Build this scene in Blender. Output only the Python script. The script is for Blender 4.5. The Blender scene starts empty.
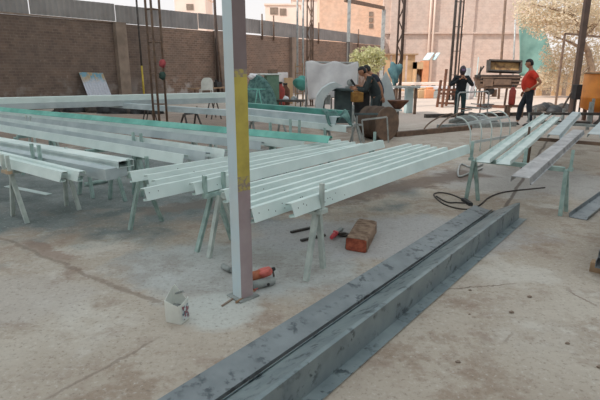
import bpy, bmesh, math, random
from mathutils import Vector, Matrix
random.seed(7)
SC = bpy.context.scene
COL = SC.collection
PI = math.pi
V = Vector
# ---------------------------------------------------------------- camera model
F = 490.0; TH = math.atan(131 / F); H = 1.6
cT, sT = math.cos(TH), math.sin(TH)
def ray(u, v):
    x = (u - 300) / F; y = -(v - 200) / F
    return V((x, y * sT + cT, y * cT - sT))
def G(u, v, h=0.0):
    d = ray(u, v); t = (h - H) / d.z
    return V((d.x * t, d.y * t, h))
def D(u, v, Y):
    d = ray(u, v); t = Y / d.y
    return V((d.x * t, Y, H + d.z * t))
A1 = math.radians(38)
d1 = V((math.sin(A1), math.cos(A1), 0)); d2 = V((math.cos(A1), -math.sin(A1), 0))
UP = V((0, 0, 1))

cam = bpy.data.cameras.new('camera'); cam.lens = 36 * F / 600; cam.sensor_width = 36
co = bpy.data.objects.new('camera', cam); COL.objects.link(co)
co.location = (0, 0, H); co.rotation_euler = (PI / 2 - TH, 0, 0)
cam.clip_end = 500
SC.camera = co
SC.view_settings.view_transform = 'Standard'; SC.view_settings.look = 'None'
SC.view_settings.gamma = 1; SC.view_settings.use_curve_mapping = False
SC.view_settings.exposure = 0.0

# ---------------------------------------------------------------- materials
def lin(c):
    return tuple(((x / 255) / 12.92 if x / 255 <= .04045 else ((x / 255 + .055) / 1.055) ** 2.4) for x in c) + (1.0,)
class NT:
    def __init__(s, name):
        s.m = bpy.data.materials.new(name); s.m.use_nodes = True
        s.t = s.m.node_tree; s.b = s.t.nodes['Principled BSDF']; s.out = s.t.nodes['Material Output']
    def n(s, typ, **kw):
        o = s.t.nodes.new(typ)
        for k, v in kw.items(): setattr(o, k, v)
        return o
    def l(s, a, b): s.t.links.new(a, b)
    def inp(s, sock, val):
        if isinstance(val, (int, float)): sock.default_value = val
        elif isinstance(val, (tuple, list, Vector)): sock.default_value = tuple(val)
        else: s.l(val, sock)
    def coord(s, kind='Object'): return s.n('ShaderNodeTexCoord').outputs[kind]
    def noise(s, vec, scale, detail=4, rough=.55):
        o = s.n('ShaderNodeTexNoise'); o.inputs['Scale'].default_value = scale
        o.inputs['Detail'].default_value = detail; o.inputs['Roughness'].default_value = rough
        s.l(vec, o.inputs['Vector']); return o.outputs['Fac']
    def ramp(s, fac, a, b):
        o = s.n('ShaderNodeMapRange'); o.inputs[1].default_value = a; o.inputs[2].default_value = b
        s.l(fac, o.inputs[0]); return o.outputs[0]
    def mix(s, fac, a, b, mode='MIX'):
        o = s.n('ShaderNodeMix', data_type='RGBA', blend_type=mode)
        s.inp(o.inputs[0], fac); s.inp(o.inputs[6], a); s.inp(o.inputs[7], b); return o.outputs[2]
    def math(s, op, a, b=0.0, c=None):
        o = s.n('ShaderNodeMath', operation=op); s.inp(o.inputs[0], a); s.inp(o.inputs[1], b)
        if c is not None: s.inp(o.inputs[2], c)
        return o.outputs[0]
    def sep(s, vec):
        o = s.n('ShaderNodeSeparateXYZ'); s.l(vec, o.inputs[0]); return o.outputs
    def comb(s, x, y, z):
        o = s.n('ShaderNodeCombineXYZ'); s.inp(o.inputs[0], x); s.inp(o.inputs[1], y); s.inp(o.inputs[2], z); return o.outputs[0]
    def bump(s, h, st=.3, dist=.01):
        o = s.n('ShaderNodeBump'); o.inputs['Strength'].default_value = st; o.inputs['Distance'].default_value = dist
        s.l(h, o.inputs['Height']); s.l(o.outputs[0], s.b.inputs['Normal'])
    def done(s, col, rough=.7, metal=0.0, spec=None):
        s.inp(s.b.inputs['Base Color'], col); s.inp(s.b.inputs['Roughness'], rough); s.b.inputs['Metallic'].default_value = metal
        if spec is not None: s.b.inputs['Specular IOR Level'].default_value = spec
        return s.m
def simple(name, c, c2=None, scale=6, rough=.7, metal=0.0, lo=.4, hi=.65, bump=0.0, spec=None):
    t = NT(name)
    if c2 is None: c2 = tuple(x * .8 for x in c)
    f = t.noise(t.coord(), scale)
    if bump: t.bump(f, bump)
    return t.done(t.mix(t.ramp(f, lo, hi), lin(c), lin(c2)), rough, metal, spec)
M = {}
M['primer'] = simple('pale_primer_paint', (222, 235, 232), (208, 223, 220), 3, .5)
M['primer_grey'] = simple('grey_primer_paint', (186, 196, 198), (164, 176, 180), 3, .5)
M['primer_white'] = simple('white_primer_paint', (222, 232, 229), (200, 213, 211), 3, .5)
M['teal'] = simple('teal_primer_paint', (128, 196, 182), (96, 165, 152), 2.5, .55)
M['teal_dark'] = simple('dark_teal_paint', (78, 150, 138), (62, 120, 112), 2.5, .55)
M['horse'] = simple('overspray_green_steel', (170, 192, 186), (136, 160, 155), 9, .6)
M['horse_pale'] = simple('pale_overspray_steel', (196, 204, 198), (166, 176, 172), 9, .6)
M['horse_rust'] = simple('rusty_painted_steel', (190, 160, 130), (160, 165, 155), 9, .7)
M['hole'] = simple('dark_bolt_hole', (60, 68, 70), (50, 56, 58), 5, .9)
M['pole'] = simple('dark_brown_pole', (74, 58, 50), (60, 48, 42), 5, .8)
M['darksteel'] = simple('dark_steel', (70, 66, 64), (92, 84, 78), 8, .6, .3)
M['brownsteel'] = simple('brown_rusty_steel', (104, 84, 72), (130, 104, 86), 7, .75)
M['rust'] = simple('rust', (120, 78, 58), (88, 62, 52), 7, .85)
M['black'] = simple('black_plastic', (38, 38, 40), (52, 52, 54), 8, .6)
M['cable'] = simple('dusty_cable', (84, 76, 72), (62, 56, 54), 10, .7)
M['lightsteel'] = simple('light_grey_steel', (178, 180, 178), (150, 150, 148), 7, .5, .2)
M['concrete'] = simple('pillar_concrete', (150, 132, 118), (128, 112, 100), 2, .9)
M['wood'] = simple('weathered_wood', (176, 146, 116), (140, 112, 88), 3, .85)
M['plywood'] = simple('plywood', (204, 170, 132), (186, 150, 112), 1.5, .85)
M['orange'] = simple('orange_paint', (226, 138, 44), (196, 112, 34), 2, .5)
M['orangebox'] = simple('salmon_board', (226, 160, 118), (206, 140, 100), 2, .8)
M['red'] = simple('red_shirt_cloth', (222, 66, 44), (196, 50, 36), 5, .85)
M['redpaint'] = simple('red_paint', (170, 62, 52), (140, 56, 48), 5, .6)
M['redtool'] = simple('red_tool_plastic', (206, 74, 82), (178, 60, 70), 12, .5)
M['coraltool'] = simple('coral_tool_plastic', (226, 120, 110), (206, 98, 84), 12, .5)
M['orangetool'] = simple('orange_tool_body', (196, 118, 84), (170, 98, 70), 12, .5)
M['dustgrey'] = simple('dusty_grey_metal', (160, 164, 162), (130, 134, 132), 14, .6)
M['jeans'] = simple('dark_jeans', (42, 46, 56), (32, 36, 46), 9, .9)
M['greentrousers'] = simple('dark_green_trousers', (42, 64, 66), (34, 50, 54), 9, .9)
M['darkcloth'] = simple('dark_work_cloth', (52, 60, 60), (40, 46, 48), 9, .9)
M['navycloth'] = simple('navy_work_cloth', (46, 50, 64), (36, 40, 52), 9, .9)
M['blackcloth'] = simple('black_cloth', (40, 42, 46), (30, 32, 36), 9, .9)
M['skin'] = simple('skin', (176, 126, 98), (160, 110, 84), 9, .6)
M['hair'] = simple('black_hair', (34, 28, 26), (24, 20, 20), 30, .6)
M['shoe'] = simple('dark_shoe', (44, 40, 38), (34, 32, 30), 9, .7)
M['eye'] = simple('eye', (30, 24, 22), (26, 22, 20), 9, .3)
M['mask'] = simple('welding_mask', (74, 62, 70), (56, 48, 56), 9, .45)
M['lens'] = simple('mask_glass', (150, 120, 160), (130, 104, 140), 9, .2)
M['whitetarp'] = simple('white_plastic_tarp', (236, 231, 231), (214, 208, 210), 2.2, .6)
M['tealnet'] = simple('teal_netting', (100, 134, 128), (58, 90, 88), 8, .9)
M['wallnet'] = simple('green_wall_netting', (136, 176, 166), (110, 150, 142), 1.2, .9)
M['tealcloth'] = simple('teal_cloth', (84, 118, 122), (64, 96, 104), 6, .9)
M['greenbox'] = simple('green_painted_sheet', (112, 140, 118), (92, 122, 102), 3, .6)
M['whitepanel'] = simple('white_painted_panel', (208, 214, 214), (190, 198, 200), 3, .5)
M['bench'] = simple('dark_bench_metal', (84, 100, 102), (66, 80, 84), 4, .6)
M['yellowmotor'] = simple('yellow_brown_motor', (178, 132, 66), (150, 104, 52), 8, .6)
M['drum'] = simple('brown_rust_drum', (92, 73, 60), (70, 55, 46), 4, .85)
M['blacktarp'] = simple('black_tarp', (66, 76, 74), (48, 56, 56), 4, .8)
M['whiteplastic'] = simple('white_plastic', (226, 228, 222), (210, 212, 206), 5, .5)
M['bluepanel'] = simple('pale_blue_sheet', (196, 216, 216), (176, 200, 202), 3, .6)
M['blueplastic'] = simple('blue_plastic', (150, 178, 196), (130, 160, 180), 3, .6)
M['bark'] = simple('tree_bark', (150, 126, 104), (124, 102, 84), 6, .9)
M['pinkbrick_far'] = None

def corrugated(name, c, c2, scale=.8):
    t = NT(name); co_ = t.coord(); x, y, z = t.sep(co_)
    n = t.noise(co_, scale, 5)
    return t.done(t.mix(t.ramp(n, .35, .68), lin(c), lin(c2)), .6, .1)
M['sheet'] = corrugated('corrugated_grey_sheet', (152, 147, 144), (128, 123, 121))
M['sheet_light'] = corrugated('corrugated_light_sheet', (205, 206, 210), (184, 186, 192), 2)

def galv(name, c, c2, c3):
    t = NT(name); co_ = t.coord()
    n = t.noise(co_, 5, 3); n2 = t.noise(co_, 16, 3, .6); n3 = t.noise(co_, 6, 4)
    k = t.mix(t.ramp(n, .35, .65), lin(c), lin(c2))
    spot = t.math('MULTIPLY', t.ramp(n2, .52, .62), t.ramp(n3, .44, .58))
    return t.done(t.mix(spot, k, lin(c3)), .45, .25)
M['galv'] = galv('mottled_galvanised', (142, 153, 156), (120, 132, 137), (70, 80, 86))
M['galv_dark'] = galv('dark_mottled_galvanised', (122, 128, 132), (140, 146, 150), (84, 90, 96))
M['galv_pale'] = galv('pale_mottled_galvanised', (186, 186, 188), (150, 150, 154), (120, 120, 124))

def brick(name, c1, c2, mortar, bw=.26, bh=.11, patch=None, pz=None, white=0):
    t = NT(name); co_ = t.coord(); x, y, z = t.sep(co_)
    v2 = t.comb(x, z, 0.0)
    b = t.n('ShaderNodeTexBrick'); t.l(v2, b.inputs['Vector'])
    b.inputs['Color1'].default_value = lin(c1); b.inputs['Color2'].default_value = lin(c2)
    b.inputs['Mortar'].default_value = lin(mortar); b.inputs['Scale'].default_value = 1.0
    b.inputs['Brick Width'].default_value = bw; b.inputs['Row Height'].default_value = bh
    b.inputs['Mortar Size'].default_value = .012; b.inputs['Bias'].default_value = 0.0
    n = t.noise(co_, .55, 5); n2 = t.noise(t.comb(t.math('MULTIPLY', x, 1.0), z, 3.0), 2.6, 4)
    col = t.mix(t.math('MULTIPLY', t.ramp(n, .38, .66), .55), b.outputs['Color'], lin(patch or mortar))
    col = t.mix(t.math('MULTIPLY', t.ramp(n2, .4, .75), .35), col, lin(tuple(q * .72 for q in c1)))
    if white:   # splashes of whitewash low on the wall
        m = t.math('MULTIPLY', t.ramp(t.noise(co_, 1.5, 5), .50, .60), t.ramp(z, 1.3, .7))
        col = t.mix(t.math('MULTIPLY', m, .55), col, lin((200, 192, 186)))
    if white:
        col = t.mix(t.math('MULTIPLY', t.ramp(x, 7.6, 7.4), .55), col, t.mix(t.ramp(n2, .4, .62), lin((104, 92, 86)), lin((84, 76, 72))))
        col = t.mix(t.math('MULTIPLY', t.ramp(t.noise(v2, 5.0, 6, .75), .6, .68), .5), col, lin((172, 156, 142)))
    t.bump(b.outputs['Fac'], .25, .01)
    return t.done(col, .92)
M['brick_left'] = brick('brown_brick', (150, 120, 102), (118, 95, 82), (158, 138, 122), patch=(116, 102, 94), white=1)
M['brick_back'] = brick('pink_brick', (214, 186, 170), (202, 174, 160), (216, 198, 186), .3, .14, patch=(208, 192, 182))
M['brick_house'] = brick('orange_brick', (232, 188, 158), (222, 176, 148), (236, 210, 190), .3, .14, patch=(236, 206, 186))
M['cream'] = simple('cream_plaster', (246, 226, 212), (240, 214, 198), .4, .9)

def floor_mat():
    t = NT('dusty_concrete_floor'); co_ = t.coord(); x, y, z = t.sep(co_)
    n1 = t.noise(co_, .55, 6, .6); n2 = t.noise(co_, 2.3, 6, .65); n3 = t.noise(co_, 11, 5, .7); n4 = t.noise(co_, 1.15, 5, .6)
    n5 = t.noise(co_, 1.7, 10, .72); n6 = t.noise(co_, 34, 4, .7); n7 = t.noise(co_, .85, 9, .7)
    col = t.mix(t.ramp(n1, .36, .64), lin((190, 179, 167)), lin((168, 153, 139)))
    col = t.mix(t.math('MULTIPLY', t.ramp(n5, .50, .57), .72), col, lin((150, 130, 114)))
    col = t.mix(t.math('MULTIPLY', t.ramp(n7, .53, .60), .75), col, lin((204, 197, 188)))
    col = t.mix(t.math('MULTIPLY', t.ramp(n2, .55, .68), .6), col, lin((140, 116, 102)))
    # blue-grey overspray dust around the paint stands
    def blob(cx, cy, rx, ry):
        dx = t.math('DIVIDE', t.math('SUBTRACT', x, cx), rx); dy = t.math('DIVIDE', t.math('SUBTRACT', y, cy), ry)
        r = t.math('SQRT', t.math('ADD', t.math('MULTIPLY', dx, dx), t.math('MULTIPLY', dy, dy)))
        r = t.math('ADD', r, t.math('MULTIPLY', t.math('SUBTRACT', n4, .5), 1.6))
        return t.ramp(r, 1.05, .75)
    col = t.mix(t.math('MULTIPLY', blob(-3.2, 7.6, 4.6, 3.3), .92), col, t.mix(t.ramp(n5, .42, .6), lin((100, 112, 113)), lin((136, 143, 143))))
    col = t.mix(t.math('MULTIPLY', blob(-.5, 3.8, 1.1, .75), .8), col, t.mix(t.ramp(n5, .42, .6), lin((186, 190, 190)), lin((160, 158, 156))))
    col = t.mix(t.math('MULTIPLY', blob(.9, 4.6, 1.5, .7), .75), col, lin((178, 176, 178)))
    col = t.mix(t.math('MULTIPLY', blob(-.55, 3.1, .35, .3), .8), col, lin((196, 198, 194)))
    col = t.mix(t.math('MULTIPLY', blob(-2.2, 3.2, .9, .45), .5), col, lin((184, 176, 170)))
    col = t.mix(t.math('MULTIPLY', blob(3.3, 7.2, 1.6, 1.2), .6), col, lin((170, 168, 168)))
    # pale dusty ground towards the back of the yard
    far = t.math('MULTIPLY', t.ramp(t.math('ADD', y, t.math('MULTIPLY', n1, 5.0)), 14, 20), t.ramp(t.math('ADD', x, t.math('MULTIPLY', n1, 3.0)), .5, 3.0))
    col = t.mix(far, col, lin((206, 186, 172)))
    col = t.mix(t.math('MULTIPLY', blob(-5.0, 14.5, 6.5, 5.0), .85), col, t.mix(t.ramp(n5, .42, .6), lin((122, 104, 94)), lin((146, 126, 112))))
    col = t.mix(t.math('MULTIPLY', t.ramp(n3, .52, .75), .22), col, lin((110, 92, 82)))
    col = t.mix(t.math('MULTIPLY', t.ramp(n6, .56, .66), .5), col, lin((112, 96, 86)))
    col = t.mix(t.math('MULTIPLY', t.ramp(n6, .42, .32), .45), col, lin((214, 210, 204)))
    # worn joints, cracks and painted shade bands: wandering lines along fixed directions
    def crack_or_shade(px, py, qx, qy, w, amp, c, k):
        L = math.hypot(qx - px, qy - py); ux, uy = (qx - px) / L, (qy - py) / L
        s_ = t.math('ADD', t.math('MULTIPLY', t.math('SUBTRACT', x, px), ux), t.math('MULTIPLY', t.math('SUBTRACT', y, py), uy))
        d_ = t.math('SUBTRACT', t.math('MULTIPLY', t.math('SUBTRACT', x, px), -uy), t.math('MULTIPLY', t.math('SUBTRACT', y, py), -ux))
        d_ = t.math('ABSOLUTE', t.math('ADD', d_, t.math('MULTIPLY', t.math('SUBTRACT', n5, .5), amp * 2)))
        inside = t.math('MULTIPLY', t.ramp(s_, 0, .15), t.ramp(s_, L, L - .15))
        return t.mix(t.math('MULTIPLY', t.math('MULTIPLY', t.ramp(d_, w, w * .45), inside), k), col, lin(c))
    def cp(u0, v0, u1, v1, *a):
        p, q = G(u0, v0), G(u1, v1); return crack_or_shade(p.x, p.y, q.x, q.y, *a)
    col = cp(-30, 226, 170, 308, .03, .16, (124, 106, 94), .55)
    col = cp(20, 240, 75, 262, .09, .3, (140, 112, 98), .6)
    col = cp(30, 408, 165, 335, .014, .1, (124, 108, 98), .55)
    col = cp(440, 290, 520, 283, .012, .12, (104, 86, 76), .7)
    col = cp(500, 345, 512, 330, .012, .12, (120, 100, 88), .7)
    col = cp(560, 285, 600, 310, .02, .2, (120, 100, 90), .7)
    col = cp(500, 215, 548, 140, .03, .05, (98, 84, 76), .8)
    col = cp(250, 212, 480, 172, .42, .7, (108, 88, 76), .8)  # brown bare floor, darkened to paint in the shade under the front stack
    col = cp(135, 214, 262, 196, .25, .6, (118, 102, 92), .6)  # same painted shade under the stack behind the column
    t.bump(t.math('ADD', n3, n2), .35, .012)
    return t.done(col, .88)
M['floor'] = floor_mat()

def leaf_mat(name, cols):
    t = NT(name); co_ = t.coord()
    n = t.noise(co_, 1.3, 3); n2 = t.noise(co_, 17, 2)
    k = t.mix(t.ramp(n, .4, .6), lin(cols[0]), lin(cols[1]))
    m = t.done(t.mix(t.ramp(n2, .5, .6), k, lin(cols[2])), .8)
    tr = t.n('ShaderNodeBsdfTranslucent'); ms = t.n('ShaderNodeMixShader'); tr.inputs[0].default_value = lin(cols[0]); ms.inputs[0].default_value = .45
    t.l(t.b.outputs[0], ms.inputs[1]); t.l(tr.outputs[0], ms.inputs[2]); t.l(ms.outputs[0], t.out.inputs['Surface']); return m
M['leaf_dusty'] = leaf_mat('dusty_leaves', ((238, 222, 200), (224, 208, 184), (196, 196, 170)))
M['leaf_lime'] = leaf_mat('lime_leaves', ((206, 204, 156), (180, 182, 132), (224, 214, 184)))

def roof_mat():
    t = NT('translucent_roof_sheet')
    tr = t.n('ShaderNodeBsdfTranslucent'); df = t.n('ShaderNodeBsdfDiffuse'); ad = t.n('ShaderNodeMixShader')
    tr.inputs['Color'].default_value = (.85, .93, .95, 1); df.inputs['Color'].default_value = (.7, .72, .73, 1)
    ad.inputs[0].default_value = .43; t.l(df.outputs[0], ad.inputs[1]); t.l(tr.outputs[0], ad.inputs[2])
    t.l(ad.outputs[0], t.out.inputs['Surface']); return t.m
M['roof'] = roof_mat()

# ---------------------------------------------------------------- mesh builder
WL = {}
class MB:
    def __init__(s): s.v = []; s.f = []; s.m = []; s.sm = []
    def add(s, vs, fs, mi=0, smooth=False):
        b = len(s.v); s.v += [V(p) for p in vs]
        for f in fs: s.f.append([b + i for i in f]); s.m.append(mi); s.sm.append(smooth)
        return s
    def box(s, c, size, rz=0.0, mi=0, R=None):
        R = R or Matrix.Rotation(rz, 3, 'Z'); c = V(c); hx, hy, hz = (q / 2 for q in size)
        vs = [c + R @ V((x, y, z)) for x in (-hx, hx) for y in (-hy, hy) for z in (-hz, hz)]
        return s.add(vs, [(0, 1, 3, 2), (4, 6, 7, 5), (0, 4, 5, 1), (2, 3, 7, 6), (0, 2, 6, 4), (1, 5, 7, 3)], mi)
    def bar(s, p, q, w, h=None, up=UP, mi=0):
        p, q = V(p), V(q); h = h or w; d = (q - p).normalized()
        a = d.cross(up)
        if a.length < 1e-3: a = d.cross(V((1, 0, 0)))
        a.normalize(); b = a.cross(d).normalized()
        vs = [e + a * (i * w / 2) + b * (j * h / 2) for e in (p, q) for i, j in ((-1, -1), (1, -1), (1, 1), (-1, 1))]
        return s.add(vs, [(3, 2, 1, 0), (4, 5, 6, 7), (0, 1, 5, 4), (1, 2, 6, 5), (2, 3, 7, 6), (3, 0, 4, 7)], mi)
    def tube(s, pts, r, n=8, mi=0, caps=True):
        pts = [V(p) for p in pts]; k = len(pts); rs = r if isinstance(r, (list, tuple)) else [r] * k
        vs = []; a = None
        for i, p in enumerate(pts):
            d = (pts[min(i + 1, k - 1)] - pts[max(i - 1, 0)]).normalized()
            if a is None:
                a = d.cross(UP)
                if a.length < 1e-3: a = d.cross(V((1, 0, 0)))
            a = (a - d * a.dot(d)).normalized(); b = d.cross(a)
            vs += [p + (a * math.cos(2 * PI * j / n) + b * math.sin(2 * PI * j / n)) * rs[i] for j in range(n)]
        fs = [(i * n + j, i * n + (j + 1) % n, (i + 1) * n + (j + 1) % n, (i + 1) * n + j) for i in range(k - 1) for j in range(n)]
        s.add(vs, fs, mi, True)
        if caps:
            b0 = len(s.v) - len(vs)
            s.f += [list(range(b0 + n - 1, b0 - 1, -1)), list(range(b0 + (k - 1) * n, b0 + k * n))]; s.m += [mi, mi]; s.sm += [False, False]
        return s
    def ell(s, c, r, nu=14, nv=9, mi=0, R=None, fn=None):
        c = V(c); vs = []; R = R or Matrix.Identity(3)
        for i in range(nv + 1):
            th = PI * i / nv
            for j in range(nu):
                ph = 2 * PI * j / nu
                p = V((math.sin(th) * math.cos(ph), math.sin(th) * math.sin(ph), math.cos(th)))
                if fn: p = fn(p)
                vs.append(c + R @ V((p.x * r[0], p.y * r[1], p.z * r[2])))
        fs = [(i * nu + j, (i + 1) * nu + j, (i + 1) * nu + (j + 1) % nu, i * nu + (j + 1) % nu) for i in range(nv) for j in range(nu)]
        return s.add(vs, fs, mi, True)
    def lathe(s, prof, c, n=24, mi=0, R=None):
        c = V(c); R = R or Matrix.Identity(3); vs = []
        for r, z in prof: vs += [c + R @ V((r * math.cos(2 * PI * j / n), r * math.sin(2 * PI * j / n), z)) for j in range(n)]
        k = len(prof)
        fs = [(i * n + j, i * n + (j + 1) % n, (i + 1) * n + (j + 1) % n, (i + 1) * n + j) for i in range(k - 1) for j in range(n)]
        s.add(vs, fs, mi, True)
        b0 = len(s.v) - len(vs)
        s.f += [list(range(b0 + n - 1, b0 - 1, -1)), list(range(b0 + (k - 1) * n, b0 + k * n))]; s.m += [mi, mi]; s.sm += [False, False]
        return s
    def fold(s, sec, p0, p1, t=.004, lat=None, up=UP, mi=0):
        """folded sheet profile: the open polyline sec of (across, up) points, t thick, run from p0 to p1"""
        p0, p1 = V(p0), V(p1); d = (p1 - p0).normalized()
        if lat is None:
            lat = V((d.y, -d.x, 0)).normalized()
            if lat.y > 0: lat = -lat
        upv = d.cross(lat); upv = upv if upv.z > 0 else -upv
        n = len(sec); off = []
        for i in range(n):
            P = V(sec[i]).to_2d() if False else Vector((sec[i][0], sec[i][1]))
            ns = []
            if i > 0: e = Vector(sec[i]) - Vector(sec[i - 1]); ns.append(Vector((-e.y, e.x)).normalized())
            if i < n - 1: e = Vector(sec[i + 1]) - Vector(sec[i]); ns.append(Vector((-e.y, e.x)).normalized())
            nn = sum(ns, Vector((0, 0))); nn = nn.normalized() if nn.length > 1e-6 else ns[0]
            k = 1 / max(.35, nn.dot(ns[0])); off.append((P, P + nn * t * k))
        vs = []
        for e in (p0, p1):
            for a, b in off: vs += [e + lat * a.x + upv * a.y, e + lat * b.x + upv * b.y]
        fs = []; m = 2 * n
        for i in range(n - 1):
            a, b, c, d_ = 2 * i, 2 * i + 1, 2 * i + 2, 2 * i + 3
            fs += [(a, c, m + c, m + a), (b, m + b, m + d_, d_), (a, b, d_, c), (m + a, m + c, m + d_, m + b)]
        fs += [(0, m, m + 1, 1), (2 * n - 2, 2 * n - 1, m + 2 * n - 1, m + 2 * n - 2)]
        return s.add(vs, fs, mi)
    def disc(s, c, nrm, r, n=8, mi=0):
        c = V(c); nrm = V(nrm).normalized(); a = nrm.orthogonal().normalized(); b = nrm.cross(a)
        return s.add([c + (a * math.cos(2 * PI * j / n) + b * math.sin(2 * PI * j / n)) * r for j in range(n)], [tuple(range(n))], mi)
    def build(s, name, mats, parent=None, bevel=0.0):
        if not isinstance(mats, (list, tuple)): mats = [mats]
        if parent is not None: o0 = WL[parent.name]
        else:
            xs = [p.x for p in s.v]; ys = [p.y for p in s.v]; zs = [p.z for p in s.v]
            o0 = V(((min(xs) + max(xs)) / 2, (min(ys) + max(ys)) / 2, min(zs)))
        me = bpy.data.meshes.new(name); me.from_pydata([p - o0 for p in s.v], [], s.f)
        for m_ in mats: me.materials.append(M[m_] if isinstance(m_, str) else m_)
        for p, mi, sm in zip(me.polygons, s.m, s.sm): p.material_index = mi; p.use_smooth = sm
        me.validate(); me.update()
        bm = bmesh.new(); bm.from_mesh(me); bmesh.ops.recalc_face_normals(bm, faces=bm.faces); bm.to_mesh(me); bm.free()
        o = bpy.data.objects.new(name, me); COL.objects.link(o)
        if parent is None: o.location = o0
        else: o.parent = parent
        WL[o.name] = V(o0)
        if bevel:
            b = o.modifiers.new('bevel', 'BEVEL'); b.width = bevel; b.segments = 2; b.limit_method = 'ANGLE'
        return o
def tag(o, label, cat, group=None):
    o['label'] = label; o['category'] = cat
    if group: o['group'] = group
    return o
def thing(name, label, cat, loc, group=None):
    o = bpy.data.objects.new(name, None); COL.objects.link(o); o.location = loc; o.empty_display_size = .1
    WL[o.name] = V(loc); return tag(o, label, cat, group)
def struct(o): o['kind'] = 'structure'; return o
# ================================================================ SETTING
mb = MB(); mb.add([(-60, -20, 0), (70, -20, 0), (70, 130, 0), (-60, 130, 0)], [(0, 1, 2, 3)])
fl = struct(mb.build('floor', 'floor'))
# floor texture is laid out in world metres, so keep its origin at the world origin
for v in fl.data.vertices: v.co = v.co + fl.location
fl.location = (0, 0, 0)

AW = math.radians(35.2); W0 = V((-11.19, 19.45, 0)); wa = V((math.sin(AW), math.cos(AW), 0)); wn = V((math.cos(AW), -math.sin(AW), 0))
RW = PI / 2 - AW
def WP(u, v, off=0.0):
    """where the sight line through (u, v) meets the left wall: (distance along it, height)"""
    d = ray(u, v); t = (W0 - V((0, 0, H)) + wn * off).dot(wn) / d.dot(wn); p = V((0, 0, H)) + d * t
    return (p - W0).dot(wa), p.z
def wallpt(x, off, z): return W0 + wa * x + wn * off + V((0, 0, z))
def framed(mb, name, mats, origin, rz):
    me_o = mb.build(name, mats)
    sh = V(me_o.location)
    for v in me_o.data.vertices: v.co = v.co + sh
    me_o.location = origin; me_o.rotation_euler = (0, 0, rz); WL[me_o.name] = V(origin)
    return me_o
HW = 3.6
x_end = WP(385, 46)[0]
mb = MB(); mb.box(((x_end - 14) / 2, .125, HW / 2), (x_end + 14, .25, HW))
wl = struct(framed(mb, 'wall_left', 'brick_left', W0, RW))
# concrete pillars that carry the wall
for k, (u, wd) in enumerate(((121, .55), (218, .5), (292, .55), (348, .5))):
    x, z = WP(u, 60); mb = MB(); mb.box((x, -.08, HW / 2 + .02), (wd, .3, HW + .04))
    struct(framed(mb, 'trim_%d' % (k + 1), 'concrete', W0, RW))
# grey corrugated sheets standing on the wall
edges = [-14.0] + [WP(u, 30)[0] for u in (33, 118, 200, 262, 300, 343)] + [x_end]
tops = [(0, -7.2), (75, 0), (150, 7.5), (242, 17.5), (300, 25), (382, 37.5)]
tp = [WP(u, v) for u, v in tops]
def topz(x):
    for (a, za), (b, zb) in zip(tp, tp[1:]):
        if x <= b: return za + (zb - za) * (x - a) / (b - a)
    return tp[-1][1]
gaps = [.02, .06, .0, .07, .0, .03, .0]
for k in range(len(edges) - 1):
    mb = MB(); a, b = edges[k] + .02, edges[k + 1] - .02; n = int((b - a) / .06); vs = []; fs = []
    for i in range(n + 1):
        x = a + (b - a) * i / n; y = .10 + .018 * math.sin(x * 2 * PI / .24)
        zt = topz(x) + .02 * math.sin(k * 2.1); zb = HW + gaps[k] + .03
        vs += [(x, y, zb), (x, y, zt), (x, y + .004, zb), (x, y + .004, zt)]
    for i in range(n):
        q = 4 * i; fs += [(q, q + 4, q + 5, q + 1), (q + 2, q + 3, q + 7, q + 6), (q + 1, q + 5, q + 7, q + 3), (q, q + 2, q + 6, q + 4)]
    mb.add(vs, fs)
    o = struct(framed(mb, 'trim_%d' % (k + 5), 'sheet', W0, RW))
# long pipe clipped along the top of the wall + the short posts of the sheet fence
mb = MB(); mb.tube([wallpt(-14, .03, HW + .06), wallpt(WP(120, 26)[0], .03, HW + .03)], .035)
tag(mb.build('wall_pipe', 'concrete'), 'thin pipe running along the top of the dark brick wall', 'pipe')
for u, lab in ((261.5, 'short dark post of the sheet fence just right of the yellow-banded column'), (273, 'short dark post of the sheet fence, second right of the yellow-banded column'),
               (318, 'short dark post of the sheet fence between lattice column and tall post'), (358, 'short dark post of the sheet fence above the lime bush')):
    x = WP(u, 30)[0]; mb = MB(); p = wallpt(x, .06, HW - .25); mb.tube([p, p + V((0, 0, topz(x) - HW + .6))], .05, 6)
    mb.box(p + V((0, 0, .3)), (.14, .1, .05)); mb.box(p + V((0, 0, .9)), (.14, .1, .05))
    tag(mb.build('fence_post', 'brownsteel'), lab, 'post', 'posts of the sheet fence')

# tall pink brick wall closing the yard
yb = 46.2; xa = 7.4; xb = D(529, 60, yb).x
mb = MB(); mb.box(((xa + xb) / 2, yb + .3, 8), (xb - xa, .6, 16))
wb = struct(mb.build('wall_back', 'brick_back'))
mb = MB(); x = D(395, 40, yb).x; mb.box((x, yb - .12, 8), (1.0, .26, 16)); struct(mb.build('trim_12', 'brick_back'))
mb = MB(); x = D(467, 40, yb).x; mb.box((x, yb - .07, 8), (.9, .16, 16)); struct(mb.build('trim_13', 'brick_back'))
mb = MB(); zc = D(480, 33, yb).z; mb.box(((xa + xb) / 2, yb - .1, zc), (xb - xa, .22, .14)); struct(mb.build('trim_14', 'brick_back'))
mb = MB(); x = D(429, 30, yb).x
for dx in (0, .35): mb.tube([(x + dx, yb - .18, .02), (x + dx, yb - .18, 15)], .09)
tag(mb.build('drain_pipe', 'cream'), 'pale twin pipe running down the pink brick wall', 'pipe')
# translucent roof over the work area (above the frame)
mb = MB(); n = 120
vs = []; fs = []
for i in range(n + 1):
    x = -26 + 48 * i / n
    z = 5.3 + (.03 if i % 2 else 0)
    vs += [(x, -14, z), (x, 25.0 if x < -1 else 16.0, z)]
for i in range(n): fs.append((2 * i, 2 * i + 2, 2 * i + 3, 2 * i + 1))
mb.add(vs, fs); struct(mb.build('ceiling', 'roof'))

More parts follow.
